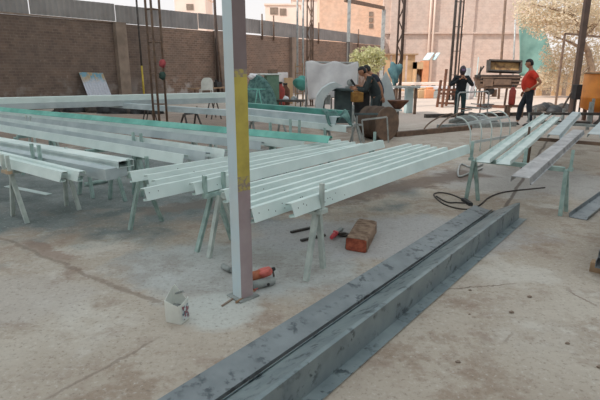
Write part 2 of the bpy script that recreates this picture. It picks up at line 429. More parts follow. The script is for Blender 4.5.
# unseen brick walls added at the right and behind the camera to cut side light
mb = MB(); mb.box((15, .125, 2), (30, .25, 4)); struct(framed(mb, 'shade_wall_right', 'brick_left', V((11.6, 16, 0)), -PI / 2))
mb = MB(); mb.box((20, .125, 2), (40, .25, 4)); struct(framed(mb, 'shade_wall_front', 'brick_left', V((-25, -9.3, 0)), 0))
# ================================================================ FOREGROUND COLUMN
def column():
    a = V((-.415, 3.27, 0)); R = math.radians(43)
    # square tube turned 43 degrees: left face is pale, right face carries darker tones and the yellow band
    s_ = .104; mb = MB(); hs = s_ / 2
    t = thing('steel_column', 'square steel column in the foreground with a yellow painted band', 'column', a)
    cs = [V((x * hs, y * hs, 0)) for x, y in ((-1, -1), (1, -1), (1, 1), (-1, 1))]
    rot = Matrix.Rotation(R, 3, 'Z'); cs = [rot @ c for c in cs]
    zs = [0, .80, .90, 1.55, 1.60, 5.29]
    # faces: which one looks left-front / right-front
    for k in range(4):
        p, q = cs[k], cs[(k + 1) % 4]; nrm = ((p + q) / 2).normalized()
        right = nrm.x > .3 and nrm.y < -.3
        for z0, z1, mi in zip(zs, zs[1:], (2, 4, 1, 4, 3) if right else (0, 0, 0, 0, 0)):
            mb.add([a + p + V((0, 0, z0)), a + q + V((0, 0, z0)), a + q + V((0, 0, z1)), a + p + V((0, 0, z1))], [(0, 1, 2, 3)], mi)
    mb.build('shaft', ['col_pale', 'col_yellow', 'col_low', 'col_brown', 'col_worn'], t)
    mb = MB(); mb.box(a + V((0, 0, .006)), (.17, .17, .012), R); mb.build('base_plate', 'dustgrey', t)
M['col_pale'] = simple('pale_blue_column_paint', (196, 214, 222), (206, 212, 212), 1.4, .5)
M['col_low'] = simple('mauve_column_face', (176, 160, 162), (158, 138, 140), 3, .6)
M['col_brown'] = simple('brown_grey_column_face', (140, 124, 124), (126, 108, 108), 2.4, .6)
def yellow():
    t = NT('worn_yellow_band'); c_ = t.coord(); x, y, z = t.sep(c_)
    n = t.noise(c_, 9, 4)
    k = t.mix(t.ramp(n, .4, .7), lin((200, 182, 88)), lin((178, 160, 80)))
    n2 = t.noise(c_, 5, 5)
    return t.done(t.mix(t.math('MULTIPLY', t.ramp(n2, .58, .72), .7), k, lin((150, 136, 96))), .6)
M['col_yellow'] = yellow()
M['col_worn'] = simple('worn_edge_of_yellow_band', (186, 170, 96), (150, 134, 124), 34, .6, 0, .45, .55)
column()

# ================================================================ BEAM STACKS
CSEC = [(-.050, -.020), (-.048, -.006), (0, 0), (.030, -.092), (-.016, -.102), (-.019, -.088)]
def lat_off(p0, p1):
    d = (V(p1) - V(p0)).normalized(); la = V((d.y, -d.x, 0)); return la.normalized() if la.y < 0 else -la.normalized()
def beam(name, label, cat, group, sec, p0, p1, mat, t=.004, holes=(), lat=None, solid=None):
    mb = MB(); mb.fold(sec, p0, p1, t, lat)
    if holes:
        d = (V(p1) - V(p0)).normalized(); la = V((d.y, -d.x, 0)); la = la if la.y < 0 else -la; la.normalize()
        n = (la * .092 + UP * .03).normalized()
        for s_, w in holes:
            mb.disc(V(p0) + d * s_ + la * (.03 * w) - UP * (.092 * w) + n * .006, n, .0048, 8, 1)
    if solid: mb = MB(); mb.bar(V(p0) + lat_off(p0, p1) * solid[0] / 2 - UP * solid[1] / 2, V(p1) + lat_off(p0, p1) * solid[0] / 2 - UP * solid[1] / 2, *solid)
    return tag(mb.build(name, [mat, 'hole']), label, cat, group)
def horse(label, pf, pb, axis, h, spread=.17, mat='horse', heads=(1, 1), stub=.16, leg=.042, plate=.25, feet=None, bar=.05, ext=0, hmat=None, hshift=0):
    """sawhorse: a crossbar from pb (rear) to pf (front) whose top lies at h, a splayed pair of legs under each end, a head plate with stubs"""
    pf, pb = V(pf), V(pb); pf.z = pb.z = 0; ax = V(axis)
    t = thing('sawhorse', label, 'sawhorse', (pf + pb) / 2, 'paint sawhorses')
    dirn = (pf - pb).normalized()
    mb = MB(); mb.bar(pb + UP * (h - bar / 2), pf + dirn * ext + UP * (h - bar / 2), bar, bar); mb.build('crossbar', mat, t)
    for e, (P, hd) in enumerate(((pb, heads[0]), (pf, heads[1]))):
        out = dirn * (.03 if e else -.03)
        ft = feet[e] if feet else (P - ax * spread + out * 2, P + ax * spread + out * 2)
        for k, q in enumerate(ft):
            a = P + ax * (.02 if k else -.02) + UP * (h - .03) + out * .6
            mb = MB(); mb.bar(V(q), a, leg, leg * .75, ax); mb.build('leg', mat, t)
        if hd:
            c = P + out * 1.9 + dirn * (ext if e else 0) + ax * (hshift if e else 0)
            mb = MB(); mb.box(c + UP * (h - .018), (plate, .05, .036), math.atan2(ax.y, ax.x)); hp_ = mb.build('head_plate', hmat or mat, t)
            for sg in ((-1, 1) if hd == 2 else (0,)):
                q = c + ax * (sg * (plate / 2 - .016)); mb = MB(); mb.bar(q + UP * (h - .01), q + UP * (h + stub), .03, .03, ax); mb.build('upright', mat, hp_)
    return t
g_ = 'pale primed channels drying in the centre'
ORD = ['rearmost', 'second from rear', 'third from rear', 'fourth from rear', 'fifth from rear', 'frontmost']
BH = .665
B_L = [(224, 190.5), (240, 191.5), (246, 198), (243, 205.5), (251, 209), (291, 204)]
B_R = [(411, 143.6), (422, 144.2), (430, 145), (436.8, 146.8), (447, 147.3), (468.7, 145)]
for k, (a, b) in enumerate(zip(B_L, B_R)):
    p, q = G(*a, BH), G(*b, BH)
    hs = [(random.uniform(.08, .9) if i > 1 else .06 + .1 * i, random.choice((.3, .5, .7)) if i > 1 else .45) for i in range(5 + (k > 3) * 4)]
    beam('steel_channel', 'pale primed steel channel right of the yellow-banded column, %s of six' % ORD[k], 'steel channel', g_, CSEC, p, q, 'primer', holes=hs)
A_L = [(130, 172), (147, 175.5), (155, 180.5), (144, 189), (193, 183.5)]
A_R = [(340.5, 139.75), (348.3, 140.8), (355, 142), (363, 143.5), (383, 140.2)]
ORD5 = ['rearmost', 'second from rear', 'middle one', 'fourth from rear', 'frontmost']
for k, (a, b) in enumerate(zip(A_L, A_R)):
    p, q = G(*a, BH), G(*b, BH)
    beam('steel_channel', 'pale primed steel channel crossing behind the yellow-banded column, %s of five' % ORD5[k], 'steel channel', 'pale primed channels crossing behind the column', CSEC, p, q, 'primer',
         holes=((.035, .4), (.12, .4)) if k == 3 else ((.25, .6), (.5, .4)))
HB = BH - .103 - .003
def mid(*pp): s_ = sum((V(p) for p in pp), V((0, 0, 0))) / len(pp); s_.z = 0; return s_
fA = (G(197, 252), G(232, 240)); rA = (G(130, 230), G(162, 221))
horse('green sawhorse under the near end of the channels left of the column', mid(*fA), mid(*rA), d1, HB, mat='horse', heads=(2, 2), feet=(rA, fA), ext=.07, hshift=-.09)
rB = (G(209, 258), G(240, 246)); fB = (G(306, 281), G(323, 268))
horse('pale sawhorse standing in front of the red power tool and reddish block', mid(*fB), mid(*rB), d1, HB, mat='horse_pale', heads=(0, 1), stub=.2, plate=.1, feet=(rB, fB))
# middle and far supports, mostly under the steel
c0 = G(372, 146, .56); horse('dusty sawhorse under the far ends of the channels behind the column', V((c0.x, c0.y, 0)) - d2 * .02, V((c0.x, c0.y, 0)) - d2 * .75, d1, HB, heads=(1, 1), stub=.2, plate=.08)
fR = (G(466, 199.5), G(478, 200.5))
cR = mid(*fR); g2 = G(558.5, 213.5); g2.z = 0
horse('long green sawhorse carrying the open white channels at right', g2, cR, d1, HB - .02, mat='horse', heads=(1, 1), stub=.2, plate=.06, feet=(fR, (G(560, 216), G(566, 211.5))))
# ---- open channels on the right
UW = .078
USEC = [(-UW, .052), (-UW, 0), (UW, 0), (UW, .052)]
def chan(u0, v0, u1, v1, h): return G(u0, v0, h), G(u1, v1, h)
for (a, b, lab) in (((483, 162.5), (547.5, 115), 'white open steel channel lying trough up, left of the pair at right'),
                    ((503, 164.5), (558.5, 117), 'white open steel channel lying trough up, right of the pair at right')):
    p, q = G(*a, HB - .015), G(*b, HB - .015)
    beam('steel_channel', lab, 'steel channel', 'open channels at the right', USEC, p, q, 'primer_white')
GS = [(-.085, -.05), (-.085, 0), (.07, 0), (.085, -.06), (.10, -.06)]
p, q = G(521, 177.5, HB + .05), G(579, 130, HB + .05)
beam('galvanised_profile', 'mottled grey galvanised profile resting on the right green sawhorse', 'steel profile', None, GS, p, q, 'galv_pale')
p, q = G(554, 135, .62), G(577, 112, .62)
beam('steel_profile', 'short pale profile pointing at the base of the dark pole', 'steel profile', None, GS, p, q, 'primer_grey')
p, q = G(594, 134.5, .62), G(618, 108, .62)
beam('steel_profile', 'pale profile cut off by the right edge of the picture', 'steel profile', None, GS, p, q, 'primer_grey')
p1_, p2_ = G(549, 176, 0), G(566, 180, 0)
cS = G(548, 172); c2 = cS + d2 * 1.6
horse('dark sawhorse under the middle of the right-hand profiles', cS + d2 * 1.5, cS - d2 * .3, d1, HB - .02, mat='brownsteel', heads=(1, 1), plate=.05)
cS = G(551, 148); horse('far grey sawhorse behind the short pale profile', cS + d2 * 1.7, cS - d2 * .45, d1, HB - .02, mat='dustgrey', heads=(1, 1), plate=.05)
mb = MB(); q = G(519.5, 206); mb.bar(V((q.x, q.y, HB - .03)), V((q.x, q.y, HB + .15)), .03, .03); tag(mb.build('steel_stub', 'horse'), 'short upright stub on the crossbar just right of the white open channels', 'stub')
# ---- stacks on the left, running away to the left
def lbeam(label, group, sec, end, slope_px, h, length, mat, t=.004, solid=None):
    """beam whose right end sits at pixel `end` at height h and which runs towards pixel slope_px at the same height"""
    p = G(*end, h); q = G(*slope_px, h); d = (q - p).normalized()
    return beam('steel_channel', label, 'steel channel', group, sec, p + d * length, p, mat, t, solid=solid)
S8 = [(-.06, -.03), (-.05, 0), (0, 0), (.03, -.085), (-.02, -.09), (-.02, -.075)]
BOX = lambda w, hh: [(w, -hh + .02), (w, 0), (0, 0), (0, -hh), (w, -hh), (w, -.025)]
g1 = 'primed beams in the left foreground stack'
lbeam('pale primed profile at the left edge, rear of the two on the rusty-headed sawhorse', g1, S8, (79.5, 172), (0, 153), .66, 3.0, 'primer')
lbeam('pale primed profile at the left edge, front of the two on the rusty-headed sawhorse', g1, S8, (62, 172.5), (0, 157), .655, 3.0, 'primer')
gq = 'boxed beams on the left'
lbeam('pale boxed steel beam with a dark open end, left of the column', gq, BOX(.18, .07), (133.5, 159), (0, 137), .715, 5.0, 'primer_white')
lbeam('grey steel beam lying in front of the open-ended boxed beam', gq, BOX(.13, .11), (117, 167.5), (0, 146.2), .673, 5.0, 'primer_grey', solid=(.13, .11))
lbeam('grey steel beam lying under the open-ended boxed beam', gq, BOX(.17, .082), (127, 167), (0, 143.4), .643, 5.0, 'primer_grey', solid=(.17, .082))
g3 = 'grey beams of the stack behind the boxed beam'
S9 = [(-.06, -.03), (-.055, -.012), (0, 0), (.028, -.10), (-.03, -.11)]
e0, e1 = G(225, 149.5, .75), G(0, 117.5, .75); de = (e1 - e0).normalized(); lt = V((-d1.x, -d1.y, 0))
for k, (sh, dz, al, mt, nm) in enumerate(((0, 0, 0, 'primer_white', 'rearmost'), (.17, -.022, .12, 'primer_grey', 'middle one'), (.34, -.044, .28, 'primer', 'frontmost'))):
    p = e0 + lt * sh + UP * dz + de * al
    beam('steel_channel', 'long grey-white profile in the stack behind the boxed beam, %s of three' % nm, 'steel channel', g3, S9, p + de * 6.4, p, mt)
g4 = 'teal and grey beams of the middle stack'
S10 = [(-.06, -.03), (-.05, -.005), (0, 0), (.045, -.075), (0, -.085)]
p, q = G(330, 136.5, .78), G(0, 107.3, .78); d = (q - p).normalized()
beam('steel_channel', 'long teal painted profile lying on top of the middle stack', 'steel channel', g4, S10, q + d * 1.0, p, 'teal')
S11 = [(-.09, 0), (.05, 0), (.052, -.1), (0, -.105)]
off = UP * -.088
beam('steel_channel', 'long pale grey beam under the long teal profile', 'steel channel', g4, S11, q + d * 1.0 + off + lt * .01, p + off + d * .35 + lt * .01, 'primer')
off = UP * -.115 + lt * .24
beam('steel_channel', 'dull grey beam lying in front of the pale beam under the teal profile', 'steel channel', g4, S9, q + d * 1.0 + off, p + off + d * .9, 'primer_grey')
g5 = 'far grey beams behind the teal profile'
S12 = [(-.12, 0), (.03, 0), (.05, -.12), (0, -.125)]
p, q = G(230, 110.3, .72), G(80, 100.5, .72); beam('steel_channel', 'grey beam lying behind the teal profile, left of the column', 'steel channel', g5, S12, q, p, 'primer_grey')
p, q = G(338, 117.3, .78), G(236, 107.6, .78); beam('steel_channel', 'upper grey beam right of the yellow-banded column, beyond the teal profile', 'steel channel', g5, S12, q, p, 'primer_grey')
off = UP * -.128; d = (q - p).normalized()
beam('steel_channel', 'lower pale beam reaching furthest right of the column, beyond the teal profile', 'steel channel', g5, S11, q + off + lt * .05, p + off + lt * .05 - d * .28, 'primer_white')
p, q = G(346, 111.2, .80), G(236, 102.3, .80); beam('steel_channel', 'dark teal beam with a pale top edge behind the grey beams', 'steel channel', g5, S12, q, p, 'teal_dark')
g6 = 'long beams along the brick wall'
for k, (h, mt, dy, lab) in enumerate(((.93, 'primer', 0, 'top long pale beam of the pile along the brick wall'), (.79, 'primer_grey', .02, 'lower long grey beam of the pile along the brick wall'))):
    p, q = G(-10, 98.4, .93), G(238, 92.5, .93); o_ = UP * (h - .93) + V((.4, -.9, 0)).normalized() * dy
    beam('steel_channel', lab, 'steel channel', g6, [(-.25, 0), (.03, 0), (.035, -.13), (0, -.135)], p + o_, q + o_, mt, lat=V((.44, -.9, 0)).normalized())
# supports of the left stacks
def lhorse(label, px, h, back, fwd, mat='horse', heads=(1, 1), **kw):
    c = G(*px, h); c.z = 0
    return horse(label, c - d1 * fwd, c + d1 * back, d2, h, mat=mat, heads=heads, **kw)
fL = (G(27.5, 223.5), G(13, 216)); c = mid(*fL)
horse('sawhorse with a rust-coloured head at the left edge of the picture', c, c + d1 * .55, d2, .565, mat='horse_pale', hmat='horse_rust', heads=(1, 2), feet=((c + d1 * .6 - d2 * .15, c + d1 * .6 + d2 * .15), fL), plate=.16)
fb = (G(110, 199), G(125.5, 201.5)); c = mid(*fb)
horse('green sawhorse under the dark open end of the boxed beam', c, c + d1 * .3, d2, .515, mat='horse', heads=(2, 2), stub=.30, ext=.85, feet=((c + d1 * .3 - d2 * .1, c + d1 * .3 + d2 * .1), fb), plate=.2)
lhorse('green sawhorse under the middle of the long grey profiles', (70, 152), .60, .9, -.2, heads=(0, 0))
lhorse('green sawhorse under the far part of the long grey profiles', (20, 135), .60, .45, .05, heads=(0, 0))
lhorse('sawhorse with two pale stubs in front of the teal profile, left of the column', (199, 136), .585, .25, .08, mat='horse_pale', heads=(1, 2), stub=.12, plate=.2)
lhorse('sawhorse with two pale stubs in front of the teal profile near the left edge', (36, 121), .585, .25, .08, mat='horse_pale', heads=(1, 2), stub=.12, plate=.2)
lhorse('dark-legged sawhorse under the teal profile, right of the column', (277, 143), .585, .35, .08, mat='horse', heads=(2, 1), stub=.3, plate=.2)
lhorse('low dark trestle behind the teal profile, right of the dark lattice column', (186, 113), .40, .35, .05, mat='darksteel', heads=(1, 0))
lhorse('sawhorse under the beam ends beside the brown drum', (330, 128), .52, .9, .05, mat='dustgrey', heads=(1, 1))
lhorse('sawhorse under the far grey beams right beside the column', (254, 120), .52, .9, .05, mat='dustgrey', heads=(0, 0))
for u, v, lab in ((56, 103, 'left'), (150, 101, 'middle'), (215, 99, 'right')):
    c = G(u, v, .65); c.z = 0
    horse('dark sawhorse at the %s of the beam pile along the brick wall' % lab, c, c + V((-.44, .9, 0)).normalized() * .5, V((.9, .44, 0)).normalized(), .64, mat='darksteel', heads=(0, 0))

# ---- foreground gutter profiles
P1 = G(518, 218.2); P0 = P1 - d1 * 5.6
SECR = [(-.262, .052), (-.268, .03), (-.03, .170), (0, .176), (.004, .004), (.088, .004), (.093, .012)]
SECL = [(-.505, .002), (-.497, .055), (-.296, .022), (-.294, .046)]
lat = d2
def long(name, label, sec, mat, a, b):
    mb = MB(); mb.fold(sec, P0 + d1 * a, P1 + d1 * b, .003, lat); return tag(mb.build(name, mat), label, 'steel profile', 'galvanised profiles on the ground')
long('galvanised_profile', 'tall ridged galvanised profile lying on the floor, right of the pair', SECR, 'galv', 0, 0)
long('galvanised_profile', 'low flat galvanised profile lying on the floor, left of the pair', SECL, 'galv_dark', 0, .03)
# ---- dark channel on the ground at right
q0 = G(578, 219); q1 = q0 + (G(640, 172) - q0).normalized() * 3
beam('steel_channel', 'dark open channel lying on the floor at the right edge', 'steel channel', None, [(-.10, .05), (-.09, .003), (.09, .003), (.10, .05)], q0, q1, 'galv_dark')
for k in range(3):
    z = .08 + .075 * k; q0 = G(593 + 1.2 * k, 277, 0) + d1 * (.03 * k); q1 = q0 + d1 * 2
    beam('steel_channel', 'dark channel end in the small pile at the right edge, %s' % ('lowest', 'middle', 'topmost')[k], 'steel channel', 'small channel pile at the right edge',
         [(-.0, .06), (0, 0), (.16, 0), (.16, .06)], q0 + UP * z, q1 + UP * z, 'galv_dark', lat=d2)
mb = MB(); q = G(594, 277); mb.box(q + d2 * .1 + d1 * .15 + UP * .04, (.3, .09, .08), math.atan2(d2.y, d2.x)); tag(mb.build('wood_spacer', 'wood'), 'wooden spacer under the small channel pile at the right edge', 'spacer')
# ================================================================ TALL POSTS
def lattice(label, u_base, v_base, w, h, n_leg=4, mat='brownsteel', r=.028, step=.35, sparse=False, name='lattice_column'):
    c = G(u_base, v_base); t = thing(name, label, 'lattice column', c, 'lattice columns')
    A = Matrix.Rotation(math.radians(22), 3, 'Z')
    cs = [A @ V((x * w / 2, y * w / 2, 0)) for x, y in ((-1, -1), (1, -1), (1, 1), (-1, 1))][:n_leg]
    if n_leg == 3: cs = [A @ V((w * .58 * math.cos(k * 2 * PI / 3 + .3), w * .58 * math.sin(k * 2 * PI / 3 + .3), 0)) for k in range(3)]
    for q in (cs if n_leg < 5 else (V((-.22, 0, 0)), V((.22, 0, 0)))):
        mb = MB(); mb.tube([c + q, c + q + UP * h], r, 6); mb.build('chord', mat, t)
    if n_leg == 5:
        cs = [V((-.22, 0, 0)), V((-.11, .14, 0)), V((0, -.1, 0)), V((.11, .14, 0)), V((.22, 0, 0))]
        for q in cs[1:4]: mb = MB(); mb.tube([c + q, c + q + UP * h], r, 6); mb.build('chord', mat, t)
        cs = [cs[0], cs[4]]; mb = MB(); [mb.tube([c + q, c + q + UP * h], r, 6) for q in ()]
    mb = MB(); z = .1; i = 0
    while z < h - step:
        for k in range(len(cs)):
            if sparse:
                if i % 2 == 0: mb.tube([c + cs[k] + UP * z, c + cs[(k + 1) % len(cs)] + UP * z], r * .45, 4, caps=False)
                continue
            a, b = cs[k], cs[(k + 1) % len(cs)]
            if (i + k) % 2: a, b = b, a
            mb.tube([c + a + UP * z, c + b + UP * (z + step)], r * .45, 4, caps=False)
        z += step; i += 1
    mb.build('lacing', mat, t)
    mb = MB(); mb.box(c + UP * .01, (w * 1.5, w * 1.5, .02), .38); mb.build('base_plate', mat, t)
    return t, c
ZR = 5.28
lt_, lc = lattice('dark lattice column left of the yellow-banded column, with red and green rags', 161.5, 138, .30, ZR, 3, 'brownsteel', .028, .35, True)
lattice('brown lattice column beside the white plastic tarp', 310, 106, .26, 7.0, 3, 'brownsteel', .035, .6)
lattice('brown lattice column with a teal cloth, in front of the pink wall', 397.5, 107, .24, 7.0, 3, 'pole', .045, .5)
lattice('slender lattice column of dark rods behind the masked welder', 452, 100, .40, 9.0, 5, 'darksteel', .04, .6, True)
for cl, z, lab, dx in (('redrag', 1.72, 'red rag tied to the left lattice column', .16), ('greenrag', 1.45, 'small dark green rag tied to the left lattice column', .14)):
    M[cl] = simple(cl, (184, 84, 88) if cl == 'redrag' else (66, 88, 80), None, 8, .9)
    mb = MB(); mb.ell(lc + V((dx, -.06, z)), (.075, .05, .09), fn=lambda p: p * (1 + .22 * math.sin(7 * p.x + 5 * p.z) * math.cos(6 * p.y)))
    tag(mb.build('rag', cl), lab, 'rag')
def post(label, pts, r, mat, name='steel_post', group='thin posts of the yard', n=8):
    mb = MB(); mb.tube(pts, r, n); return tag(mb.build(name, mat), label, 'post', group)
# thin post with a yellow foot
b = wallpt(WP(134.5, 60)[0], .5, 0); t = thing('steel_post', 'thin dark post with a yellow foot in front of the brick wall', 'post', b, 'thin posts of the yard')
mb = MB(); mb.tube([b, b + UP * 1.75], .045); M['yellowfoot'] = simple('yellow_post_paint', (206, 178, 66), None, 6, .6); mb.build('foot', 'yellowfoot', t)
mb = MB(); mb.tube([b + UP * 1.75, b + UP * 5.25], .045); mb.build('shaft', 'darksteel', t)
b = wallpt(WP(210.5, 60)[0], .5, 0); post('brown round post against the brick wall, left of the yellow-banded column', [b, b + UP * 5.25], .075, 'pole')
b = wallpt(WP(215.5, 60)[0], .45, 0); post('short thin post standing at the brick wall just right of a brown post', [b, D(215, 7, b.y)], .05, 'brownsteel')
b = G(347, 98); t = thing('steel_post', 'tall post behind the white tarp with a dark lower half', 'post', b, 'thin posts of the yard')
zs = D(345, 42, b.y).z; mb = MB(); mb.tube([b, b + UP * zs], .085); mb.build('foot', 'darksteel', t)
mb = MB(); mb.box(b + UP * (zs + (8 - zs) / 2), (.17, .17, 8 - zs)); mb.build('shaft', 'lightsteel', t)
za = D(345, 0, b.y)
mb = MB(); mb.bar(za, D(384, 8, b.y + 6), .12, .2); tag(mb.build('roof_beam', 'brownsteel'), 'brown beam running right from the top of the tall post', 'beam')
x0 = D(384, 8, b.y + 6); b2 = V((x0.x, x0.y, 0)); mb = MB(); mb.box(b2 + UP * (x0.z - .11) / 2, (.22, .22, x0.z - .11)); tag(mb.build('steel_post', 'lightsteel'), 'pale post where the brick wall meets the pink wall', 'post', 'thin posts of the yard')
for u, v, lab in ((297.5, 103, 'pale slim post left of the brown lattice column'), (303, 103, 'second pale slim post left of the brown lattice column')):
    b = G(u, v); post(lab, [b, b + UP * 6.5], .045, 'lightsteel')
b = G(498.5, 99); tp_ = D(505.5, 0, b.y); post('thin brown post rising in front of the pink wall behind the barrel grill', [b, tp_], .07, 'brownsteel')
b = G(571.5, 113); tp_ = D(585.7, -8, b.y); mb = MB(); mb.bar(b, V((b.x, b.y, tp_.z)), .18, .18); tag(mb.build('steel_pole', 'pole'), 'thick dark brown pole left of the orange tank', 'pole')
mb = MB(); q = G(560, 112); mb.bar(q, D(572, 92, b.y - .1), .05, .05); tag(mb.build('brace', 'darksteel'), 'slanted dark brace leaning on the thick brown pole', 'brace')

# ================================================================ BUILDINGS BEYOND THE WALL
def building(label, u0, u1, vtop, Y, mat, depth=6, win=()):
    a, b_ = D(u0, 60, Y).x, D(u1, 60, Y).x; zt = D(300, vtop, Y).z
    t = thing('building', label, 'building', ((a + b_) / 2, Y, 0))
    mb = MB(); mb.box(((a + b_) / 2, Y + depth / 2, zt / 2), (b_ - a, depth, zt)); mb.build('wall', mat, t)
    mb = MB(); mb.box(((a + b_) / 2, Y + depth / 2, zt + .1), (b_ - a + .3, depth + .3, .2)); mb.build('roof', 'cream', t)
    for u, v, w, h in win:
        p = D(u, v, Y); mb = MB(); mb.box(p + V((0, -.03, 0)), (w, .08, h)); mb.build('window', 'concrete', t)
building('orange brick house beyond the wall, right of the lattice column', 319, 386, -20, 62, 'brick_house', 8, ((371, 14, .5, .5), (371, 20, .5, .5), (371, 26, .5, .5)))
building('pale house beyond the wall just right of the yellow-banded column', 266, 300, 5, 80, 'cream', 6, ((274, 11, 1.2, 1.0), (283, 12, 1.0, 1.0)))
building('pale house beyond the wall left of the yellow-banded column', 178, 208, -3, 74, 'cream', 6, ((190, 7, 1, .8),))
building('low pale house beyond the wall, second right of the yellow-banded column', 292, 319, 0, 90, 'cream', 6)

# ================================================================ THINGS ALONG THE LEFT WALL
def wallsheet():
    xa_, z1 = WP(85, 72, .4); xb_, z1b = WP(109, 73, .4); mb = MB(); n = 44; vs = []; fs = []
    for i in range(n + 1):
        x = xa_ + (xb_ - xa_) * i / n; w = .025 * math.cos(i * 2 * PI / 5.5)
        zt = z1 + (z1b - z1) * i / n
        vs += [wallpt(x, .62 + w, .0), wallpt(x - .12, .10 + w, zt), wallpt(x, .625 + w, .0), wallpt(x - .12, .105 + w, zt)]
    for i in range(n): q = 4 * i; fs += [(q, q + 4, q + 5, q + 1), (q + 2, q + 3, q + 7, q + 6), (q + 1, q + 5, q + 7, q + 3), (q, q + 2, q + 6, q + 4)]
    mb.add(vs, fs)
    t = NT('stained_corrugated_sheet'); c_ = t.coord(); x, y, z = t.sep(c_)
    n_ = t.noise(c_, 3.5, 3); top = t.ramp(t.math('ADD', z, t.math('MULTIPLY', n_, .5)), 1.25, 1.55)
    blotch = t.mix(t.ramp(t.noise(c_, 4, 2), .47, .53), lin((176, 146, 96)), lin((90, 150, 170)))
    t.done(t.mix(t.math('MULTIPLY', top, .8), lin((196, 198, 208)), blotch), .6)
    tag(mb.build('corrugated_sheet', t.m), 'pale corrugated sheet with blue and yellow stains leaning on the brick wall', 'corrugated sheet')
wallsheet()
def lump(name, label, cat, c, r, mat, amp=.2, seed=0, nu=36, nv=20, flat=True, extra=None):
    c = V(c); rnd = random.Random(seed); ks = [(rnd.uniform(2, 7), rnd.uniform(2, 7), rnd.uniform(2, 7), rnd.uniform(0, 6), rnd.uniform(.3, 1)) for _ in range(7)]
    def fn(p):
        q = sum(a * math.sin(kx * p.x + ky * p.y + kz * p.z + ph) for kx, ky, kz, ph, a in ks) / 3
        p = p * (1 + amp * q)
        if flat: p.z = max(p.z, -.0)
        return p
    mb = MB(); mb.ell(c, r, nu, nv, fn=fn)
    if extra: extra(mb)
    return tag(mb.build(name, mat), label, cat)
rd = random.Random(12)
for k in range(9):
    c = G(64 + 11 * k, 111.5 + .35 * k + rd.uniform(-.7, .7)); lump('dark_bundle', 'dark bundle in the row lying between the pile along the wall and the teal profile', 'bundle', c, (.42, .26, rd.uniform(.28, .46)), 'black' if k % 3 else 'darksteel', .22, 50 + k, 18, 12)['group'] = 'dark bundles behind the teal profile'
c = G(78, 105); lump('tarp_heap', 'heap covered with black sheet behind the beam pile, left of the corrugated sheet', 'tarp heap', c + V((-.2, .9, 0)), (1.25, .5, .95), 'blacktarp', .12, 3)
c = G(60, 104); lump('plastic_sheet', 'crumpled white plastic on the left of the black covered heap', 'plastic sheet', c + V((-.3, 1.3, 0)), (.85, .45, .82), 'whitetarp', .1, 5)
# a low work bench along the wall
a = wallpt(WP(176, 60)[0], 1.0, 0); b_ = wallpt(WP(232, 60)[0], 1.0, 0); t = thing('wall_bench', 'low brown bench along the brick wall, left of the yellow-banded column', 'bench', (a + b_) / 2)
zb_ = .62
mb = MB(); mb.bar(a + UP * zb_, b_ + UP * zb_, .5, .06); mb.build('top', 'wood', t)
for k in range(4):
    q = a.lerp(b_, .06 + .29 * k); mb = MB(); mb.bar(q, q + UP * (zb_ - .03), .07); mb.build('leg', 'brownsteel', t)
# white plastic chair turned away, seen from behind on one leg side
def chair(c, rz):
    t = thing('plastic_chair', 'white plastic chair back standing by the bench at the brick wall', 'chair', c)
    R = Matrix.Rotation(rz, 3, 'Z'); P = lambda x, y, z: V(c) + R @ V((x, y, z)) * 1.35
    mb = MB(); mb.box(P(0, 0, .44), (.59, .57, .045), rz); mb.build('seat', 'whiteplastic', t, .01)
    mb = MB(); n = 10; vs = []; fs = []
    for i in range(n + 1):
        x = -.22 + .44 * i / n; zt = .88 - .16 * (x / .22) ** 4; y = .21 + .10 * (1 - (x / .22) ** 2)
        vs += [P(x, y - .06, .44), P(x, y + .04, zt), P(x, y - .035, .44), P(x, y + .065, zt)]
    for i in range(n): q = 4 * i; fs += [(q, q + 4, q + 5, q + 1), (q + 2, q + 3, q + 7, q + 6), (q + 1, q + 5, q + 7, q + 3), (q, q + 2, q + 6, q + 4)]
    mb.add(vs, fs); mb.build('backrest', 'whiteplastic', t)
    for x in (-.2, .2):
        for y in (-.19, .19):
            mb = MB(); mb.bar(P(x * 1.12, y * 1.12, 0), P(x, y, .44), .035, .035); mb.build('leg', 'whiteplastic', t)
c = wallpt(WP(179.5, 60)[0], 1.85, 0); chair(c, math.radians(200))
c = wallpt(WP(220, 60)[0], 1.0, .65); mb = MB(); mb.box(c + UP * .25, (.62, .4, .5), RW); tag(mb.build('wooden_crate', 'wood', None, .01), 'small wooden crate on the bench just left of the yellow-banded column', 'crate')
for k, (u, mt, lab) in enumerate(((203.5, 'black', 'dark lump of tools on the wall bench'), (221, 'blueplastic', 'pale blue container on the wall bench beside the column'))):
    c = wallpt(WP(u, 60)[0], 1.0, .65 + (.5 if k else 0)); mb = MB(); mb.box(c + UP * .14, (.4, .25, .28), RW)
    mb.box(c + wa * -.12 + UP * .2, (.12, .12, .40), .1); tag(mb.build('container' if k else 'tool_heap', mt, None, .03), lab, 'container' if k else 'tools')

